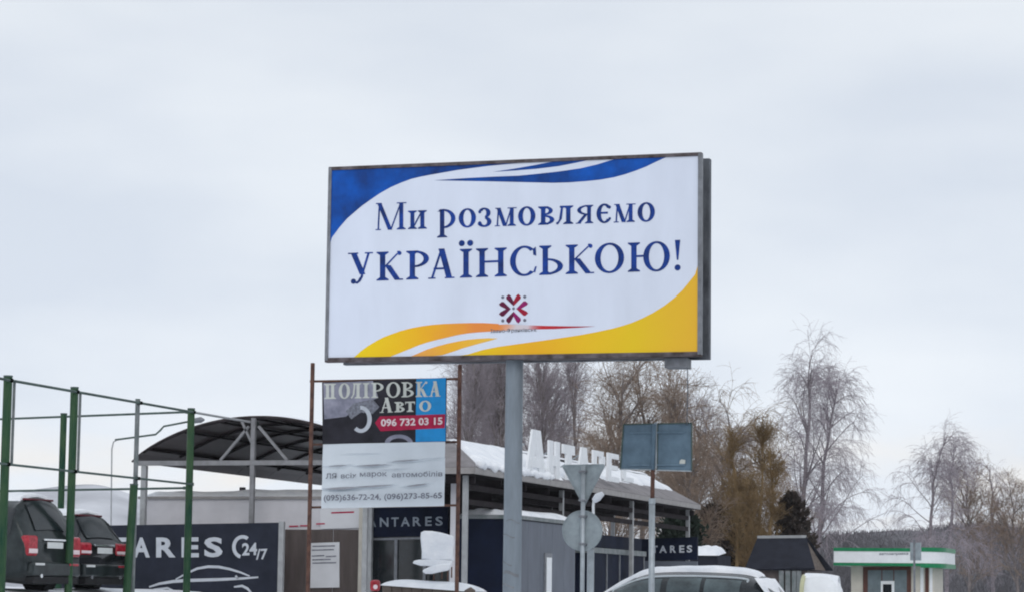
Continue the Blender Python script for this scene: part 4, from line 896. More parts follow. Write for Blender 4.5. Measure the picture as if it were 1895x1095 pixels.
# snow-covered estate crossing in front of the pavilion
cc = hd(1283, 1060, 48.0)
L_, hw_, H_ = 4.6, 0.92, 1.60; t_ = -L_/2
wst = [(t_, 0.36, hw_-0.2, hw_-0.1, 0.6, hw_-0.12, 0.95, hw_-0.25, 1.0, 1.02), (t_+0.04, 0.32, hw_-0.15, hw_-0.05, 0.6, hw_-0.06, 0.98, hw_-0.2, 1.08, 1.10),
       (t_+0.30, 0.27, hw_-0.08, hw_, 0.62, hw_-0.03, 1.02, hw_-0.24, H_-0.20, H_-0.14), (t_+0.52, 0.25, hw_-0.06, hw_, 0.62, hw_-0.02, 1.01, hw_-0.28, H_-0.10, H_-0.045),
       (t_+0.9, 0.24, hw_-0.05, hw_, 0.62, hw_-0.02, 1.0, hw_-0.27, H_-0.06, H_-0.01), (t_+1.6, 0.24, hw_-0.05, hw_, 0.62, hw_-0.02, 0.98, hw_-0.26, H_-0.035, H_+0.01), (t_+2.3, 0.24, hw_-0.05, hw_, 0.62, hw_-0.02, 0.97, hw_-0.27, H_-0.05, H_),
       (t_+2.62, 0.24, hw_-0.05, hw_, 0.62, hw_-0.02, 0.96, hw_-0.30, H_-0.11, H_-0.05), (t_+2.95, 0.24, hw_-0.05, hw_, 0.62, hw_-0.03, 0.96, hw_-0.30, H_-0.26, H_-0.20),
       (t_+3.55, 0.24, hw_-0.06, hw_, 0.62, hw_-0.06, 0.95, hw_-0.20, 1.0, 1.04), (t_+4.0, 0.25, hw_-0.07, hw_-0.01, 0.6, hw_-0.08, 0.9, hw_-0.2, 0.95, 0.98), (L_/2-0.15, 0.27, hw_-0.14, hw_-0.08, 0.55, hw_-0.18, 0.78, hw_-0.28, 0.84, 0.88), (L_/2, 0.32, hw_-0.3, hw_-0.22, 0.52, hw_-0.3, 0.7, hw_-0.4, 0.74, 0.76)]
zc = hd(1283, 1049, 48.0).z - H_ - 0.06
est = make_car('estate_car', 'black estate car with thick snow on roof and windscreen, facing left', (cc.x-0.55, cc.y, zc), R(180-4), wst, M['carblack'],
    dict(hw=hw_, sideglass=M['carglass'], wheels=(t_+0.9, t_+3.65), side=((t_+0.62, t_+1.30, 0.66, 0.84), (t_+1.38, t_+2.02, 0.66, 0.845), (t_+2.14, t_+3.02, 0.66, 0.84)), ends=(('rear_window', t_+0.10, t_+0.38, 0.905), ('windscreen', t_+2.75, t_+3.45, 0.90)),
         trim=(t_+0.52, t_+3.12, 0.645, 0.862), bits=(rear_bits(t_, 0.92, 0.85, hw_-0.1, 0.38, 0.2, True, None),), snow=(t_+0.40, t_+3.62, 0.935, 0.085)))
mb = MB(); mb.grid(lambda u, v: (t_+0.05+0.30*u+0.02*math.sin(v*9), -0.72+1.44*v, 1.07+0.40*u+0.09*math.sin(math.pi*v)**0.5*math.sin(math.pi*u)**0.5), 8, 16)
mb.build('tailgate_snow', M['snow'], est, smooth=True, local=True)

# ------------------------------------------------------------------ traffic signs seen from behind
TD = 42.0
tp = hd(1080, 1000, TD); TY = tp.y
ts = thing('traffic_sign', 'back of a grey triangular sign above a round one on one post', 'traffic sign', (tp.x, TY, gz(tp.x, TY)))
b = MB(); b.tube([(tp.x, TY-0.06, gz(tp.x, TY)-0.3), (tp.x, TY-0.06, hy(1080, 860, TY).z)], 0.038, 12); b.build('post', M['galv'], ts, smooth=True)
def rounded(px, rr, n=5):
    o = []; k = len(px)
    for i in range(k):
        a, p, c = Vector(px[i-1]), Vector(px[i]), Vector(px[(i+1) % k]); d0, d1 = (a-p).normalized(), (c-p).normalized()
        s0, s1 = p+d0*rr, p+d1*rr
        for j in range(n+1):
            t = j/n; o.append(tuple((1-t)**2*s0 + 2*t*(1-t)*p + t*t*s1))
    return o
b = MB(); b.prism([hy(x, y, TY+0.012) for x, y in rounded([(1038, 859), (1121.5, 857.5), (1081, 938)], 7)], (0, 0.012, 0)); tri = b.build('triangle_plate', M['sheet'], ts, bevel=0.003)
for (x0, y0, x1, y1) in ((1046, 861, 1114, 860), (1043, 865, 1078, 931), (1117, 864, 1083, 931)):
    b = MB(); b.bar(hy(x0, y0, TY+0.005), hy(x1, y1, TY+0.005), 0.012, 0.016, up=(0, 1, 0)); b.build('stiffened_edge', M['sheet'], tri)
b = MB(); b.prism([hy(1077.5+37.5*math.cos(a*math.pi/20), 981+38*math.sin(a*math.pi/20), TY+0.012) for a in range(40)], (0, 0.012, 0)); rd = b.build('round_plate', M['sheet'], ts, bevel=0.003)
b = MB(); rr_ = [hy(1077.5+36*math.cos(a*math.pi/20), 981+36.5*math.sin(a*math.pi/20), TY+0.006) for a in range(41)]; b.tube(rr_, 0.009, 5, cap=False); b.build('stiffened_edge', M['sheet'], rd)
for y in (872, 925, 955, 1006):
    b = MB(); p = hy(1080, y, TY); b.box((p.x-0.06, TY-0.105, p.z-0.018), (p.x+0.06, TY+0.01, p.z+0.018)); b.build('clamp', M['frame'], ts, bevel=0.004)
# double board seen from behind
DY = hd(1212, 870, 42.0).y; dp = hy(1207, 1000, DY)
ds = thing('direction_sign', 'back of a blue-grey double-leaf sign board on a post rusty at the top', 'sign', (dp.x, DY, gz(dp.x, DY)))
zj = hy(1208, 926, DY).z
b = MB(); b.tube([(dp.x, DY-0.03, gz(dp.x, DY)-0.3), (dp.x, DY-0.03, zj)], 0.052, 12); b.build('post', M['galv'], ds, smooth=True)
b = MB(); b.tube([(dp.x+0.005, DY-0.03, zj), (dp.x+0.012, DY-0.03, hy(1210, 869, DY).z)], 0.036, 12); b.build('rusty_post', M['rust'], ds, smooth=True)
b = MB(); b.tube([(dp.x+0.012, DY-0.03, hy(1210, 869, DY).z), (dp.x+0.03, DY-0.03, hy(1210, 784, DY).z)], 0.034, 12); b.build('upper_post', M['signblue'], ds, smooth=True)
b = MB(); b.tube([(dp.x+0.002, DY-0.03, zj-0.05), (dp.x+0.002, DY-0.03, zj+0.04)], 0.058, 12); b.build('collar', M['galv'], ds)
for px4 in ([(1154, 785), (1209, 783.5), (1208, 868.5), (1148, 867.5)], [(1217, 783.5), (1280, 782), (1280, 871), (1216, 869)]):
    b = MB(); b.prism([hy(x, y, DY+0.03) for x, y in px4], (0, 0.015, 0)); lf = b.build('sign_leaf', M['signblue'], ds)
    for i in range(4):
        a, c = px4[i], px4[(i+1) % 4]; b = MB(); b.bar(hy(*a, DY+0.02), hy(*c, DY+0.02), 0.02, 0.022, up=(0, 1, 0)); b.build('leaf_rim', M['railgrey'] if i != 2 else M['galv'], lf)
b = MB(); b.box((hy(1211, 800, DY).x, DY-0.01, hy(1211, 866, DY).z), (hy(1216, 800, DY).x, DY+0.03, hy(1211, 781, DY).z)); b.build('hinge_strip', M['galv'], ds)
for y in (800, 860):
    b = MB(); b.bar(hy(1165, y, DY+0.005), hy(1268, y-1, DY+0.005), 0.02, 0.03); b.build('bracket', M['signblue'], ds)
b = MB(); p = hy(1262, 854, DY); b.poly([(p.x-0.045, DY+0.008, p.z-0.04), (p.x+0.05, DY+0.008, p.z-0.045), (p.x+0.055, DY+0.008, p.z+0.035), (p.x-0.01, DY+0.008, p.z+0.045), (p.x-0.04, DY+0.008, p.z+0.02)]); b.build('sticker_remnant', M['creamprint'], ds)
# bent grey pipe post behind the round sign
py = hd(1093, 1000, 45); gp = thing('pipe_post', 'thin pale pipe with bent snowy top and white tag, right of the round sign', 'post', (py.x, py.y, gz(py.x, py.y)))
ppz = hy(1099, 935, py.y)
b = MB(); b.tube([(py.x, py.y, gz(py.x, py.y)-0.2), hy(1093, 1015, py.y)], 0.062, 10); b.build('lower_pipe', M['galv'], gp, smooth=True)
b = MB(); b.tube([hy(1093, 1018, py.y), hy(1098, 985, py.y), hy(1098, 935, py.y), hy(1099, 925, py.y), hy(1103, 919, py.y), hy(1110, 917, py.y), hy(1114, 910, py.y)], 0.025, 8); b.build('upper_pipe', M['white'], gp, smooth=True)
b = MB(); b.tube([hy(1099, 926, py.y-0.02), hy(1106, 919, py.y-0.02), hy(1116, 912, py.y-0.02)], [0.05, 0.075, 0.04], 8); b.build('snow_lump', M['snow'], gp, smooth=True)
b = MB(); q = hy(1093, 1008, py.y-0.07); b.box((q.x-0.05, q.y-0.01, q.z-0.045), (q.x+0.05, q.y+0.06, q.z+0.045)); b.build('white_tag', M['white'], gp, bevel=0.008)

# ------------------------------------------------------------------ snow-laden little sign on a snowy wooden bin
KY = hd(790, 1070, 49).y
p0, p1 = hy(708, 1082, KY), hy(876, 1088, KY)
wb_ = thing('wooden_bin', 'brown board bin under a thick cushion of snow beside the dark booth', 'bin', ((p0.x+p1.x)/2, KY, gz(p0.x, KY)))
zt0, zt1 = hy(712, 1080, KY).z, hy(876, 1092, KY).z
for k in range(9):
    xa, xb = lerp(p0.x, p1.x, k/9), lerp(p0.x, p1.x, (k+1)/9)-0.012; b = MB(); zz = lerp(zt0, zt1, (k+0.5)/9)
    b.box((xa, KY-0.02, gz(p0.x, KY)-0.2), (xb, KY+0.02, zz)); b.build('board', M['wood'], wb_, bevel=0.006)
b = MB(); b.prism([(p0.x+0.02, KY+0.03, gz(p0.x, KY)-0.2), (p1.x-0.03, KY+0.03, gz(p0.x, KY)-0.2), (p1.x-0.03, KY+0.03, zt1-0.02), (p0.x+0.02, KY+0.03, zt0-0.02)], (0, 1.0, 0)); b.build('body', M['wood'], wb_)
b = MB()
def cushion(u, v):
    x = lerp(p0.x-0.02, p1.x-0.05, u); z = lerp(zt0, zt1, u)
    hgt = (max(0, math.sin(math.pi*min(1, u*1.0)))**0.38)*(math.sin(math.pi*v)**0.35 if 0 < v < 1 else 0)*(0.17+0.03*math.sin(6*u+2)) 
    return (x, lerp(KY-0.10, KY+1.05, v), z-0.02+hgt)
b.grid(cushion, 36, 14); b.build('snow_cushion', M['snow'], wb_, smooth=True)
b = MB(); rp2 = hy(873, 1089, KY); b.tube([(rp2.x-0.02, KY-0.1, rp2.z-0.12), (rp2.x, KY-0.1, rp2.z-0.02), (rp2.x-0.02, KY-0.1, rp2.z+0.02)], [0.12, 0.10, 0.04], 10); b.build('rag_bundle', M['wood'], wb_, smooth=True)
LYY = KY+0.35
lq = hy(815, 1064, LYY)
ls = thing('snowy_chair', 'small garden seat buried in white snow, standing on thin legs on the bin', 'chair', (lq.x, LYY, lq.z))
outl = [(779, 984), (785, 981), (800, 981.5), (815, 984), (828, 987.5), (840, 991.5), (840.5, 1003), (839, 1015), (838.5, 1025), (840, 1037), (835.5, 1040), (835, 1049), (831, 1054), (822, 1055.5), (812, 1058), (800, 1061.5), (788, 1061), (780.5, 1058), (782, 1053), (790, 1049.5), (790, 1047), (779, 1045.5), (767, 1045.5), (762.5, 1042), (764, 1037.5), (770, 1035.5), (780, 1034.5), (780.5, 1020), (779, 1005), (778, 992)]
def puff(outline, Y, dep, n=5):
    c = Vector((sum(p[0] for p in outline)/len(outline), sum(p[1] for p in outline)/len(outline))); b = MB(); rings = []
    for k in range(n+1):
        a = math.pi*k/n - math.pi/2; s = 0.90+0.10*math.cos(a)**0.6 if abs(math.cos(a)) > 1e-6 else 0.90; y = Y+dep/2*math.sin(a)
        rings.append([hy(c.x+(p[0]-c.x)*s, c.y+(p[1]-c.y)*s, y) for p in outline])
    m_ = len(outline); b.add([q for r_ in rings for q in r_], [(k*m_+i, k*m_+(i+1) % m_, (k+1)*m_+(i+1) % m_, (k+1)*m_+i) for k in range(n) for i in range(m_)] + [tuple(range(m_)), tuple(range((n+1)*m_-1, n*m_-1, -1))])
    return b
back = [p for p in outl[:10]] + [(832, 1036), (800, 1038), (781, 1034)] + outl[26:]
seat = [(779, 1032), (839, 1034)] + outl[9:26]
o = puff(back, LYY+0.15, 0.22).build('snowy_backrest', M['snow'], ls, smooth=True, bevel=0.02)
o = puff([(763, 1041), (766, 1036.5), (775, 1034.5), (800, 1035), (838, 1036), (836, 1045), (800, 1047), (778, 1046)], LYY-0.03, 0.36).build('snowy_armrest', M['snow'], ls, smooth=True, bevel=0.02)
o = puff([(781, 1057), (784, 1052.5), (796, 1047), (815, 1043), (836, 1041), (834, 1050), (830, 1054.5), (812, 1058), (800, 1061), (788, 1061)], LYY-0.1, 0.45).build('snowy_seat', M['snow'], ls, smooth=True, bevel=0.02)
for x, y0, y1 in ((803, 1058, 1073), (829, 1052, 1075), (818, 1056, 1070), (836, 1048, 1068)):
    b = MB(); b.tube([hy(x, y0, LYY), hy(x-0.5, y1, LYY)], 0.014, 6); b.build('leg', M['rust'], ls)
rq = hd(695, 1082, 48)
rl_ = thing('tail_lamp_post', 'small red tail lamp on an added post at the left end of the snowy bin', 'reflector', (rq.x, rq.y, gz(rq.x, rq.y)))
b = MB(); b.tube([(rq.x, rq.y, gz(rq.x, rq.y)-0.1), (rq.x, rq.y, rq.z-0.08)], 0.03, 8); b.build('post', M['plastic'], rl_)  # added post; the lamp on it stands for a vehicle tail lamp
b = MB(); b.box((rq.x-0.10, rq.y-0.06, rq.z-0.11), (rq.x+0.09, rq.y+0.05, rq.z+0.10)); b.build('lens', M['lampred'], rl_, bevel=0.05, seg=4)
b = MB(); b.tube([(rq.x+0.02, rq.y-0.066, rq.z-0.03), (rq.x+0.02, rq.y-0.058, rq.z-0.03)], 0.045, 12); b.build('lens_highlight', M['pinkprint'], rl_)  # pink disc is a highlight painted on the red lens

# ------------------------------------------------------------------ filling-station kiosk and sheds at the right
def face_box(b, px, Y, dep): return b.prism([hy(x, y, Y) for x, y in px], (0, dep, 0))
ZY = hd(1640, 1030, 90).y
q = hy(1640, 1095, ZY)
gk = thing('station_kiosk', 'cream filling-station kiosk with white and green canopy fascia', 'kiosk', (q.x, ZY, gz(q.x, ZY)))
zc_, zt_ = hy(1640, 1046, ZY).z, hy(1640, 1013, ZY).z
x0_, x1_ = hy(1543, 1030, ZY).x, hy(1703, 1030, ZY).x
b = MB(); b.box((x0_, ZY, zc_+0.1), (x1_, ZY+3.5, zt_-0.12)); fs_ = b.build('white_fascia', M['white'], gk)
b = MB(); b.box((x0_-0.01, ZY-0.015, zt_-0.119), (x1_+0.01, ZY+3.52, zt_)); b.build('green_band', M['stgreen'], gk)
b = MB(); b.box((x0_-0.01, ZY-0.015, zc_), (x1_+0.01, ZY+3.52, zc_+0.099)); b.build('green_band', M['stgreen'], gk)
b = MB(); put_text(b, 'автозаправка', hy(1627, 1027.5, ZY-0.004), hy(1681, 1026.5, ZY-0.004), hy(1627, 1022.5, ZY-0.004), 0.02); b.build('lettering', M['greyprint'], fs_)
# rounded right-hand end, turning away
crv = []
for i in range(9):
    a = R(90-11.25*i); crv.append((x1_+0.78*math.cos(a)*1.0, ZY+1.1-1.1*math.sin(a)))
def curved(z0, z1, off):
    b = MB(); o = [(x1_+0.012, ZY-off, 0)] + [(x+off*0.7, y-off*0.7, 0) for x, y in crv] + [(x1_+0.78+off, ZY+3.5, 0), (x1_+0.012, ZY+3.5, 0)]
    b.prism([(x, y, z0) for x, y, _ in o], (0, 0, z1-z0)); return b
curved(zc_+0.1, zt_-0.12, 0.0).build('white_fascia', M['white'], gk)
curved(zt_-0.119, zt_+0.03, 0.02).build('green_band', M['stgreen'], gk)
curved(zc_-0.05, zc_+0.099, 0.02).build('green_band', M['stgreen'], gk)
wz = ZY+0.7
xa, xb = hy(1575, 1070, wz).x, hy(1728, 1070, wz).x
b = MB(); b.box((xa, wz, gz(xa, wz)-0.9), (xb, wz+2.5, zc_)); b.build('wall', M['cream'], gk)
b = pq(MB(), [(1597, 1048), (1686, 1047), (1686, 1112), (1597, 1112)], wz-0.03, 0.04); b.build('shop_front_frame', M['brownframe'], gk)
for px4 in ([(1606, 1054), (1631, 1054), (1631, 1112), (1606, 1112)], [(1633, 1054), (1653, 1054), (1653, 1074), (1633, 1074)], [(1655, 1054), (1678, 1054), (1678, 1112), (1655, 1112)]):
    pq(MB(), px4, wz-0.045, 0.012).build('pane', M['glasslit'], gk)
pq(MB(), [(1630, 1074), (1655, 1074), (1655, 1112), (1630, 1112)], wz-0.05, 0.018).build('hatch_frame', M['white'], gk)
pq(MB(), [(1634, 1080), (1650, 1080), (1650, 1112), (1634, 1112)], wz-0.056, 0.005).build('hatch', M['glass'], gk)
for x0, x1, mt in ((1703, 1709, 'white'), (1712, 1718.5, 'brownframe'), (1720, 1725.5, 'white')):
    pq(MB(), [(x0, 1044), (x1, 1044), (x1, 1112), (x0, 1112)], wz-0.03, 0.025).build('wall_strip', M[mt], gk)
pp = hd(1692, 1020, 86); pl = thing('grey_pylon', 'narrow grey pylon standing in front of the green kiosk canopy', 'pylon', (pp.x, pp.y, gz(pp.x, pp.y)))
b = MB(); a_, c_ = hy(1684, 1003, pp.y), hy(1704, 1036, pp.y); b.box((a_.x, pp.y, c_.z), (c_.x, pp.y+0.15, a_.z)); b.build('panel', M['sheet'], pl, bevel=0.01)
b = MB(); b.box((pp.x-0.035, pp.y-0.03, gz(pp.x, pp.y)-0.9), (pp.x+0.035, pp.y-0.004, a_.z+0.1)); b.build('pole', M['frame'], pl)
# dark-roofed shed
HY_ = hd(1460, 1020, 84).y
q = hy(1455, 1095, HY_)
sh = thing('dark_shed', 'shed with a big dark sloping roof left of the green kiosk', 'shed', (q.x, HY_, gz(q.x, HY_)))
rf = [hy(1378, 1052, HY_), hy(1508, 1050, HY_), hy(1492, 992, HY_+1.5), hy(1402, 993, HY_+1.5)]
b = MB(); b.prism(rf, (0, 0.05, -0.05)); ro = b.build('roof', M['darkroof'], sh)
b = MB(); b.bar(rf[3], rf[2], 0.12, 0.10); b.build('ridge_cap', M['beam'], ro)
rb = [vec(p) for p in (rf[3], rf[2])] + [Vector((rf[1].x, rf[1].y+3.4, rf[1].z)), Vector((rf[0].x, rf[0].y+3.4, rf[0].z))]
b = MB(); b.prism(rb, (0, 0.05, -0.05)); b.build('roof', M['darkroof'], sh)
b = MB(); b.prism([(rf[1].x-0.25, rf[1].y+0.15, rf[1].z-0.05), (rf[1].x-0.25, rf[1].y+3.2, rf[1].z-0.05), (rf[2].x-0.05, rf[2].y, rf[2].z-0.1)], (0.05, 0, 0)); b.build('gable', M['wood'], sh)
b = MB(); b.box((rf[0].x+0.25, HY_+0.25, gz(q.x, HY_)-0.9), (rf[1].x-0.3, HY_+3, rf[0].z-0.03)); b.build('wall', M['brownpanel'], sh)
for px_ in (1446, 1458, 1470, 1478):
    p = hy(px_, 1070, HY_+0.1); b = MB(); b.box((p.x-0.08, HY_+0.08, gz(p.x, HY_)-0.9), (p.x+0.08, HY_+0.2, rf[0].z-0.04)); b.build('pale_post', M['greygreen'], sh)
# low snowy lean-to between pavilion and shed
q = hd(1315, 1030, 80); sl_ = thing('lean_to', 'small dark lean-to with a bright snow-covered roof right of the pavilion column', 'shed', (q.x, q.y, gz(q.x, q.y)))
a_, c_ = hy(1240, 1022, q.y), hy(1322, 1026, q.y)
b = MB(); b.box((a_.x, q.y, gz(q.x, q.y)-0.9), (c_.x+0.1, q.y+2, c_.z)); b.build('wall', M['darkroof'], sl_)
snow_patch((a_.x-0.1, q.y-0.1, c_.z+0.0), (c_.x+0.15, q.y-0.1, c_.z+0.0), (c_.x-0.05, q.y+2, c_.z+0.12), (a_.x-0.1, q.y+2, c_.z+0.12), 0.2, 20, 20, 10, 0.2, keep=-9).build('roof_snow', M['snow'], sl_, smooth=True)
# domed white tank
q = hd(1520, 1080, 72); tk = thing('white_tank', 'snow-topped white tank with domed end and yellowish rim left of the kiosk', 'tank', (q.x, q.y, gz(q.x, q.y)))
ta, tb_ = hy(1490, 1100, q.y), hy(1561, 1100, q.y); Rr = 0.62; prof = [(0, 0.60), (0.2, 0.62), (0.45, 0.62), (0.62, 0.60), (0.76, 0.54), (0.88, 0.42), (0.96, 0.24), (1.0, 0.02)]
tz = hy(1500, 1063, q.y).z-0.62
b = MB(); b.tube([(lerp(ta.x, tb_.x, t), q.y, tz) for t, _ in prof], [r_ for _, r_ in prof], 24); b.build('shell', M['white'], tk, smooth=True)
b = MB(); b.tube([(ta.x-0.05, q.y, tz), (ta.x+0.06, q.y, tz)], 0.64, 24); b.build('rim', M['yellowrim'], tk)
b = MB(); b.grid(lambda u, v: (lerp(ta.x+0.02, tb_.x-0.12, u), q.y+(0.46-0.14*u)*math.sin((v-0.5)*2.2), tz+((0.63-0.08*u**3))*math.cos((v-0.5)*2.0)+0.045*math.sin(math.pi*v)), 14, 10); b.build('snow_cap', M['snow'], tk, smooth=True)
b = MB(); b.box((ta.x+0.1, q.y-0.4, gz(q.x, q.y)-0.9), (ta.x+0.25, q.y+0.4, tz-0.4)); b.box((ta.x+0.75, q.y-0.4, gz(q.x, q.y)-0.9), (ta.x+0.9, q.y+0.4, tz-0.4)); b.build('cradle', M['frame'], tk)
# street lamp with long cranked arm beyond the fence
sp = hd(207, 1000, 75); st_ = thing('street_lamp', 'slim pale street lamp with a long cranked arm reaching right behind the fence', 'street lamp', (sp.x, sp.y, gz(sp.x, sp.y)))
b = MB(); b.tube([(sp.x, sp.y, gz(sp.x, sp.y)-0.2), hy(207, 830, sp.y), hy(210, 817, sp.y), hy(218, 812.5, sp.y)], 0.022, 8); b.build('post', M['beam'], st_, smooth=True)
b = MB(); b.tube([hy(213, 813, sp.y), hy(288, 803, sp.y), hy(297, 795, sp.y), hy(303, 788, sp.y), hy(350, 779, sp.y)], 0.03, 7); b.build('arm', M['railgrey'], st_, smooth=True)
b = MB(); b.tube([hy(346, 780, sp.y), hy(352, 779, sp.y), hy(372, 776, sp.y), hy(378, 776, sp.y)], [0.02, 0.07, 0.09, 0.03], 8); b.build('lamp_head', M['frame'], st_, smooth=True)
# ------------------------------------------------------------------ trees
def np_tubes(P, Rd, S):
    """P (N,K,3) polylines, Rd (N,K) radii -> verts, quads"""
    N_, K = P.shape[:2]
    T_ = np.gradient(P, axis=1); T_ /= np.linalg.norm(T_, axis=2, keepdims=True)+1e-9
    ref = np.where(np.abs(T_[..., 2:3]) > 0.9, np.array([1.0, 0, 0]), np.array([0, 0, 1.0]))
    A = np.cross(T_, ref); A /= np.linalg.norm(A, axis=2, keepdims=True)+1e-9; B = np.cross(T_, A)
    an_ = np.arange(S)*2*np.pi/S
    V = P[:, :, None, :] + Rd[:, :, None, None]*(A[:, :, None, :]*np.cos(an_)[None, None, :, None] + B[:, :, None, :]*np.sin(an_)[None, None, :, None])
    idx = np.arange(N_*K*S).reshape(N_, K, S)
    F = np.stack([idx[:, :-1], np.roll(idx, -1, 2)[:, :-1], np.roll(idx, -1, 2)[:, 1:], idx[:, 1:]], -1).reshape(-1, 4)
    return V.reshape(-1, 3), F
def np_mesh(name, parts, mt, parent=None, smooth=True):
    off, Vs, Fs = 0, [], []
    for V, F in parts: Vs.append(V); Fs.append(F+off); off += len(V)
    V, F = np.concatenate(Vs), np.concatenate(Fs)
    me = bpy.data.meshes.new(name); me.vertices.add(len(V)); me.vertices.foreach_set('co', V.astype(np.float32).ravel())
    k = F.shape[1]; me.loops.add(len(F)*k); me.loops.foreach_set('vertex_index', F.astype(np.int32).ravel())
    me.polygons.add(len(F)); me.polygons.foreach_set('loop_start', np.arange(len(F), dtype=np.int32)*k); me.polygons.foreach_set('loop_total', np.full(len(F), k, dtype=np.int32))
    if smooth: me.polygons.foreach_set('use_smooth', np.ones(len(F), dtype=bool))
    me.update(calc_edges=True); me.materials.append(mt)
    o = bpy.data.objects.new(name, me); COL.objects.link(o); o.parent = parent; return o
def sprout(rg, P, n, t0, t1, ang, ln, K, bend, curl, r0, r1, up=0.0):
    """n children on every polyline: angle off the parent, length ln (callable of t), gravity bend"""
    N_, Kp = P.shape[:2]
    t = rg.uniform(t0, t1, (N_, n)); f = t*(Kp-1); i = np.minimum(f.astype(int), Kp-2); w_ = (f-i)[..., None]
    r_ = np.arange(N_)[:, None]; a = P[r_, i]; c = P[r_, i+1]; pos = a*(1-w_)+c*w_
    d = c-a; d /= np.linalg.norm(d, axis=2, keepdims=True)+1e-9
    rv = rg.normal(size=(N_, n, 3)); rv -= d*(rv*d).sum(2, keepdims=True); rv /= np.linalg.norm(rv, axis=2, keepdims=True)+1e-9
    an_ = np.radians(rg.normal(ang, ang*0.2, (N_, n)))[..., None]
    dr = d*np.cos(an_)+rv*np.sin(an_); dr[..., 2] += up; dr /= np.linalg.norm(dr, axis=2, keepdims=True)
    le_ = (ln(t)*rg.uniform(0.65, 1.25, (N_, n)))[..., None]
    Q = np.empty((N_, n, K, 3)); Q[:, :, 0] = pos
    for k in range(1, K):
        g = bend(k/(K-1)); dr = dr + np.array([0, 0, 1.0])*g + rg.normal(size=dr.shape)*curl; dr /= np.linalg.norm(dr, axis=2, keepdims=True)
        Q[:, :, k] = Q[:, :, k-1]+dr*le_/(K-1)
    Q = Q.reshape(-1, K, 3); Rr_ = np.linspace(1, 0.25, K)[None, :]*np.full((len(Q), 1), 1.0)*r0; Rr_ = np.maximum(Rr_, r1)
    return Q, Rr_
def bare_tree(name, label, px, top, D, style, seed, lean=0.0, wood='bark', twig='twig', group=None, dens=1.0, spread=1.0):
    rg = np.random.default_rng(seed); q = hd(px, 1090, D); g = gz(q.x, q.y) if D < 150 else 0.0
    H = hd(px, top, D).z - g
    root = thing(name, label, 'tree', (q.x, q.y, g), group)
    K = 12; tt = np.linspace(0, 1, K); tr = np.zeros((1, K, 3)); wob = rg.normal(size=(K, 2)).cumsum(0)*0.012*H
    tr[0, :, 2] = tt*H*0.97; tr[0, :, 0] = wob[:, 0]*tt + lean*H*tt**1.3*math.cos(YAW); tr[0, :, 1] = wob[:, 1]*tt + lean*H*tt**1.3*math.sin(YAW)
    r0 = H*0.0125; trR = (r0*(1-tt)**0.8+0.012)[None]
    trunks = [(tr, trR)]
    if style == 'willow': tr[0, :, 2] *= 0.72
    if style == 'birch':
        l1 = sprout(rg, tr, int(32*dens), 0.12, 0.97, 36, lambda t: H*0.36*spread*(1.12-t)**0.8, 8, lambda s: 0.10-0.30*s, 0.08, H*0.0032, 0.007, 0.15)
        l2 = sprout(rg, l1[0], 6, 0.25, 1.0, 40, lambda t: H*0.12*(1.3-0.7*t), 6, lambda s: 0.0-0.28*s, 0.12, 0.012, 0.006)
        l3 = sprout(rg, l2[0], 6, 0.2, 1.0, 38, lambda t: H*0.075*np.ones_like(t), 5, lambda s: -0.28, 0.14, 0.006, 0.004)
        l4 = sprout(rg, l3[0], 2, 0.2, 0.9, 34, lambda t: H*0.05*np.ones_like(t), 4, lambda s: -0.2, 0.14, 0.0055, 0.004)
    elif style == 'poplar':
        l1 = sprout(rg, tr, int(34*dens), 0.12, 0.97, 26, lambda t: H*0.30*spread*(1.15-t)**0.8, 8, lambda s: 0.10, 0.06, H*0.004, 0.008, 0.3)
        l2 = sprout(rg, l1[0], 7, 0.2, 1.0, 32, lambda t: H*0.10*np.ones_like(t), 5, lambda s: 0.06, 0.10, 0.012, 0.006)
        l3 = sprout(rg, l2[0], 5, 0.2, 1.0, 34, lambda t: H*0.055*np.ones_like(t), 4, lambda s: 0.04, 0.12, 0.007, 0.0045)
        l4 = sprout(rg, l3[0], 2, 0.2, 0.9, 36, lambda t: H*0.035*np.ones_like(t), 3, lambda s: 0.02, 0.12, 0.0055, 0.004)
    elif style == 'willow':
        l1 = sprout(rg, tr, int(24*dens), 0.25, 1.0, 50, lambda t: H*0.42*spread*np.ones_like(t), 9, lambda s: 0.10-0.48*s, 0.08, H*0.0045, 0.010, 0.25)
        l2 = sprout(rg, l1[0], 7, 0.2, 1.0, 40, lambda t: H*0.2*np.ones_like(t), 6, lambda s: -0.02-0.35*s, 0.10, 0.014, 0.006)
        l3 = sprout(rg, l2[0], 6, 0.15, 1.0, 34, lambda t: H*0.13*np.ones_like(t), 5, lambda s: -0.35, 0.10, 0.0075, 0.0045)
        l4 = sprout(rg, l3[0], 2, 0.2, 0.9, 36, lambda t: H*0.07*np.ones_like(t), 4, lambda s: -0.25, 0.12, 0.006, 0.004)
    else:   # round crown / shrub
        l1 = sprout(rg, tr, int(26*dens), 0.15, 0.95, 46, lambda t: H*0.40*spread*(1.2-0.8*t), 8, lambda s: 0.10, 0.10, H*0.006, 0.010, 0.15)
        l2 = sprout(rg, l1[0], 8, 0.2, 1.0, 42, lambda t: H*0.16*np.ones_like(t), 6, lambda s: 0.03, 0.13, 0.014, 0.006)
        l3 = sprout(rg, l2[0], 6, 0.2, 1.0, 42, lambda t: H*0.085*np.ones_like(t), 4, lambda s: 0.0, 0.15, 0.008, 0.0045)
        l4 = sprout(rg, l3[0], 2, 0.2, 0.9, 40, lambda t: H*0.05*np.ones_like(t), 3, lambda s: 0.0, 0.15, 0.006, 0.004)
    np_mesh('trunk', [np_tubes(tr, trR, 8), np_tubes(*l1, 5)], M[wood], root)
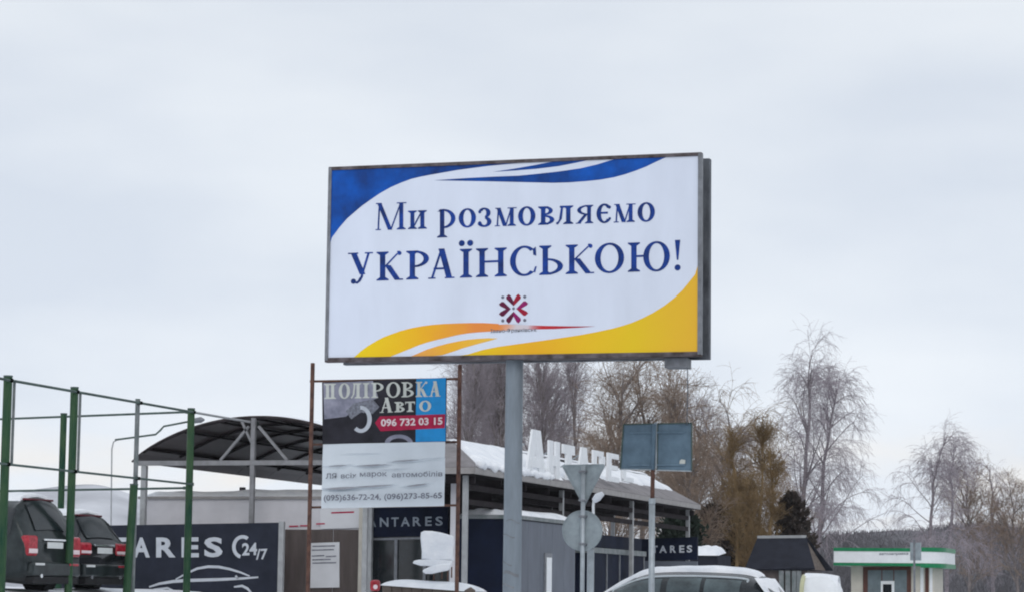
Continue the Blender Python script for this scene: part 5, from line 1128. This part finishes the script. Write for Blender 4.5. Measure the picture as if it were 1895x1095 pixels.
    np_mesh('crown', [np_tubes(*l2, 3), np_tubes(*l3, 3), np_tubes(*l4, 3)], M[twig], root)
    return root
bare_tree('birch_tree', 'tallest bare weeping birch, straight trunk, right of the ochre trees', 1478, 652, 104, 'birch', 11, 0.0, 'birchbark', 'birchtwig', 'bare birches', 1.15)
bare_tree('birch_tree', 'bare birch leaning right, second of the tall pair above the dark shed', 1503, 686, 106, 'birch', 12, 0.10, 'birchbark', 'birchtwig', 'bare birches', 1.1, 0.9)
bare_tree('birch_tree', 'bare birch with sparse crown right above the green and white kiosk', 1712, 795, 112, 'birch', 13, 0.0, 'birchbark', 'birchtwig', 'bare birches', 0.7, 1.0)
bare_tree('birch_tree', 'bare birch with drooping top just right of the kiosk end', 1752, 812, 116, 'birch', 14, 0.03, 'birchbark', 'birchtwig', 'bare birches', 0.7, 0.9)
bare_tree('birch_tree', 'smallest bare birch, at the far right edge of the picture', 1838, 850, 124, 'birch', 15, 0.0, 'birchbark', 'birchtwig', 'bare birches', 0.8, 1.0)
bare_tree('bare_shrub', 'low reddish bare thicket between the two birches right of the kiosk', 1792, 905, 120, 'round', 16, 0, 'bark', 'twigbrown', None, 0.9, 1.3)
bare_tree('bare_shrub', 'low bare thicket in the right corner behind the last birch', 1885, 915, 118, 'round', 17, 0, 'bark', 'twigbrown', None, 0.9, 1.3)
bare_tree('poplar_tree', 'bare upright tree right beside the right rusty post', 868, 640, 92, 'poplar', 21, 0.0, 'bark', 'twig', 'bare trees behind the pavilion', 1.3, 1.1)
bare_tree('poplar_tree', 'bare upright tree just left of the billboard pole', 915, 620, 95, 'poplar', 22, 0.0, 'bark', 'twig', 'bare trees behind the pavilion', 1.3, 1.2)
bare_tree('poplar_tree', 'bare upright tree just right of the billboard pole', 998, 672, 98, 'poplar', 23, 0.0, 'bark', 'twig', 'bare trees behind the pavilion', 0.8, 1.2)
bare_tree('poplar_tree', 'slender bare tree above the triangular sign', 1052, 660, 100, 'poplar', 24, 0.0, 'bark', 'twig', 'bare trees behind the pavilion', 0.7, 1.0)
bare_tree('broad_tree', 'bare brownish tree left above the blue-grey double sign', 1128, 668, 94, 'round', 25, 0.0, 'bark', 'twigbrown', 'bare trees behind the pavilion', 0.9, 0.75)
bare_tree('broad_tree', 'bare greyish tree directly above the blue-grey double sign', 1188, 660, 96, 'birch', 26, 0.0, 'bark', 'twigbrown', 'bare trees behind the pavilion', 1.1, 0.9)
bare_tree('broad_tree', 'bare brown tree just right of the blue-grey double sign', 1252, 730, 92, 'round', 27, 0.0, 'bark', 'twigbrown', 'bare trees behind the pavilion', 0.9, 0.8)
bare_tree('willow_tree', 'arching bare weeping willow left of the ochre trees', 1322, 735, 100, 'willow', 28, 0.0, 'bark', 'twigbrown', None, 1.5, 0.85)
bare_tree('bare_shrub', 'dense bare thicket under the snowy roof end, left of the willow', 1285, 850, 86, 'round', 29, 0.0, 'bark', 'twigbrown', None, 1.0, 0.9)
bare_tree('bare_shrub', 'bare thicket seen under the pavilion roof between its columns', 1130, 830, 88, 'round', 30, 0.0, 'bark', 'twigbrown', None, 1.0, 1.1)

for k, (px__, tp_, D_, sty, tw, lab) in enumerate((
    (848, 690, 106, 'round', 'twig', 'grey bare tree in the row behind, at the right rusty post'), (886, 668, 112, 'round', 'twig', 'grey bare tree in the row behind, midway between rusty post and billboard pole'), (930, 672, 108, 'poplar', 'twig', 'grey bare tree in the row behind, hidden partly by the billboard pole'),
    (975, 715, 110, 'round', 'twig', 'low grey bare tree behind the first standing roof letter'), (1028, 722, 108, 'round', 'twig', 'low grey bare tree in the gap above the second roof letter'), (1290, 770, 104, 'round', 'twig', 'grey bare tree behind the end of the pavilion roof'), (1345, 790, 108, 'birch', 'twig', 'small grey bare tree behind the left ochre tree'))):
    bare_tree('bare_tree', lab, px__, tp_, D_, sty, 60+k, 0.0, 'bark', tw, 'bare trees behind the pavilion', 1.0, 0.8)
def leafy(name, label, px, top, D, wpx, mt, seed, n, cat='shrub', flame=True, size=0.16, group=None):
    """evergreen of many small upright sprays on a short trunk"""
    rg = np.random.default_rng(seed); q = hd(px, 1090, D); g = gz(q.x, q.y); H = hd(px, top, D).z-g; Rw = wpx/2*D/FPX
    root = thing(name, label, cat, (q.x, q.y, g), group)
    b = MB(); b.tube([(q.x, q.y, g-0.2), (q.x, q.y, g+H*0.5), (q.x, q.y, g+H*0.93)], [0.10, 0.06, 0.015], 7); b.build('trunk', M['bark'], root)
    t = rg.uniform(0.02, 1, n)**(0.9 if flame else 1); prof = ((1-t)**0.8*(0.45+0.55*np.clip(t/0.3, 0, 1))*1.35) if flame else np.sqrt(np.clip(1-(2*t-0.9)**2/1.25, 0.02, 1))
    a = rg.uniform(0, 2*np.pi, n); lob = (1+0.25*np.sin(3*a+seed)+0.22*np.sin(5*a+9*t+seed)+0.2*np.sin(2*a+23*t+seed))*rg.lognormal(0, 0.18, n)
    rr = Rw*prof*np.sqrt(rg.uniform(0.25, 1, n))*lob
    C_ = np.stack([rr*np.cos(a), rr*np.sin(a), t*H], 1)
    up = np.stack([np.cos(a)*0.35, np.sin(a)*0.35, np.ones(n)*(1.0 if flame else 0.4)], 1)+rg.normal(size=(n, 3))*0.3; up /= np.linalg.norm(up, axis=1, keepdims=True)
    sdv = np.cross(up, rg.normal(size=(n, 3))); sdv /= np.linalg.norm(sdv, axis=1, keepdims=True)
    ln_ = size*rg.uniform(0.6, 1.7, (n, 1)); wd_ = ln_*0.28
    V = np.stack([C_-up*ln_*0.5, C_+sdv*wd_, C_+up*ln_*0.7, C_-sdv*wd_], 1).reshape(-1, 3); F = np.arange(n*4).reshape(n, 4)
    np_mesh('crown', [(V, F)], mt, root, smooth=False); return root
for k, (px__, tp_, D_, sp_, lab) in enumerate(((1364, 806, 90, 0.40, 'ochre upright tree with a pointed top, left of three beside the willow'), (1398, 786, 91, 0.30, 'tallest ochre upright tree, middle of the three'), (1422, 820, 90, 0.36, 'ochre upright tree nearest the tall birch, right of three'), (1390, 890, 88, 1.0, 'low spreading ochre tree at the foot of the three pointed ones'))):
    bare_tree('ochre_tree', lab, px__, tp_, D_, 'poplar', 80+k, 0.0, 'twigyellow', 'twigyellow', 'ochre upright trees', 0.85, sp_)
leafy('dark_shrub', 'dark pointed shrub behind the dark-roofed shed', 1464, 912, 92, 62, M['darkbush'], 44, 5000, 'shrub', False, 0.16)
leafy('evergreen_shrub', 'dark green shrub seen under the roof above the far letter sign', 1256, 938, 85, 78, M['evergreen'], 45, 6000, 'shrub', False, 0.15)
bare_tree('brown_shrub', 'dense russet thicket above the roof of the snowy estate car', 1362, 915, 92, 'round', 91, 0.0, 'bark', 'twigyellow', None, 1.2, 1.2)
leafy('brown_shrub', 'dim brown shrub right of the far pavilion column', 1325, 935, 91, 90, M['darkbush'], 47, 6000, 'shrub', False, 0.18)
# wooded ridge: reads as one mass of bare twigs
rg = np.random.default_rng(77); n = 9000
px_ = rg.uniform(1430, 2000, n); Dd = rg.uniform(236, 300, n); P = np.zeros((n, 4, 3)); keep = []
base = [hd(float(a), 1100, float(d)) for a, d in zip(px_, Dd)]
for i, q in enumerate(base):
    d = (Dd[i]-300)/70; k = 0.5+0.5*math.cos(math.pi*d); cy = np.interp(px_[i], [1430, 1500, 1700, 1770, 1850, 1920, 2300], [996, 992, 986, 974, 974, 992, 1000]); zt__ = hd(float(px_[i]), float(cy), 300).z
    z = -0.6+(zt__+0.6)*k; hgt = rg.uniform(0.6, 1.5)*(0.6 if d > -0.3 else 1)
    lean = rg.normal(size=2)*0.35
    for j in range(4): P[i, j] = (q.x+lean[0]*hgt*(j/3)**1.5, q.y+lean[1]*hgt*(j/3)**1.5, z-0.2+hgt*j/3)
fw = np_mesh('far_wood', [np_tubes(P, np.tile(np.array([[0.06, 0.05, 0.035, 0.02]]), (n, 1)), 3)], M['farwood'])
tag(fw, 'bare wood covering the far grey ridge on the right', 'woodland', kind='stuff')
# the winter air
hz = MB(); hz.box((-575, -65, -3.0), (575, 640, 19)); hzo = hz.build('haze', bpy.data.materials.new('haze_air')); hm = hzo.data.materials[0]; hm.use_nodes = True
ht = hm.node_tree; ht.nodes.clear(); ho = N(ht, 'ShaderNodeOutputMaterial'); pvn = N(ht, 'ShaderNodeVolumePrincipled', Density=0.0002); pvn.inputs['Color'].default_value = (0.93, 0.95, 1.0, 1); pvn.inputs['Anisotropy'].default_value = 0.2
ht.links.new(pvn.outputs[0], ho.inputs['Volume']); tag(hzo, kind='stuff')
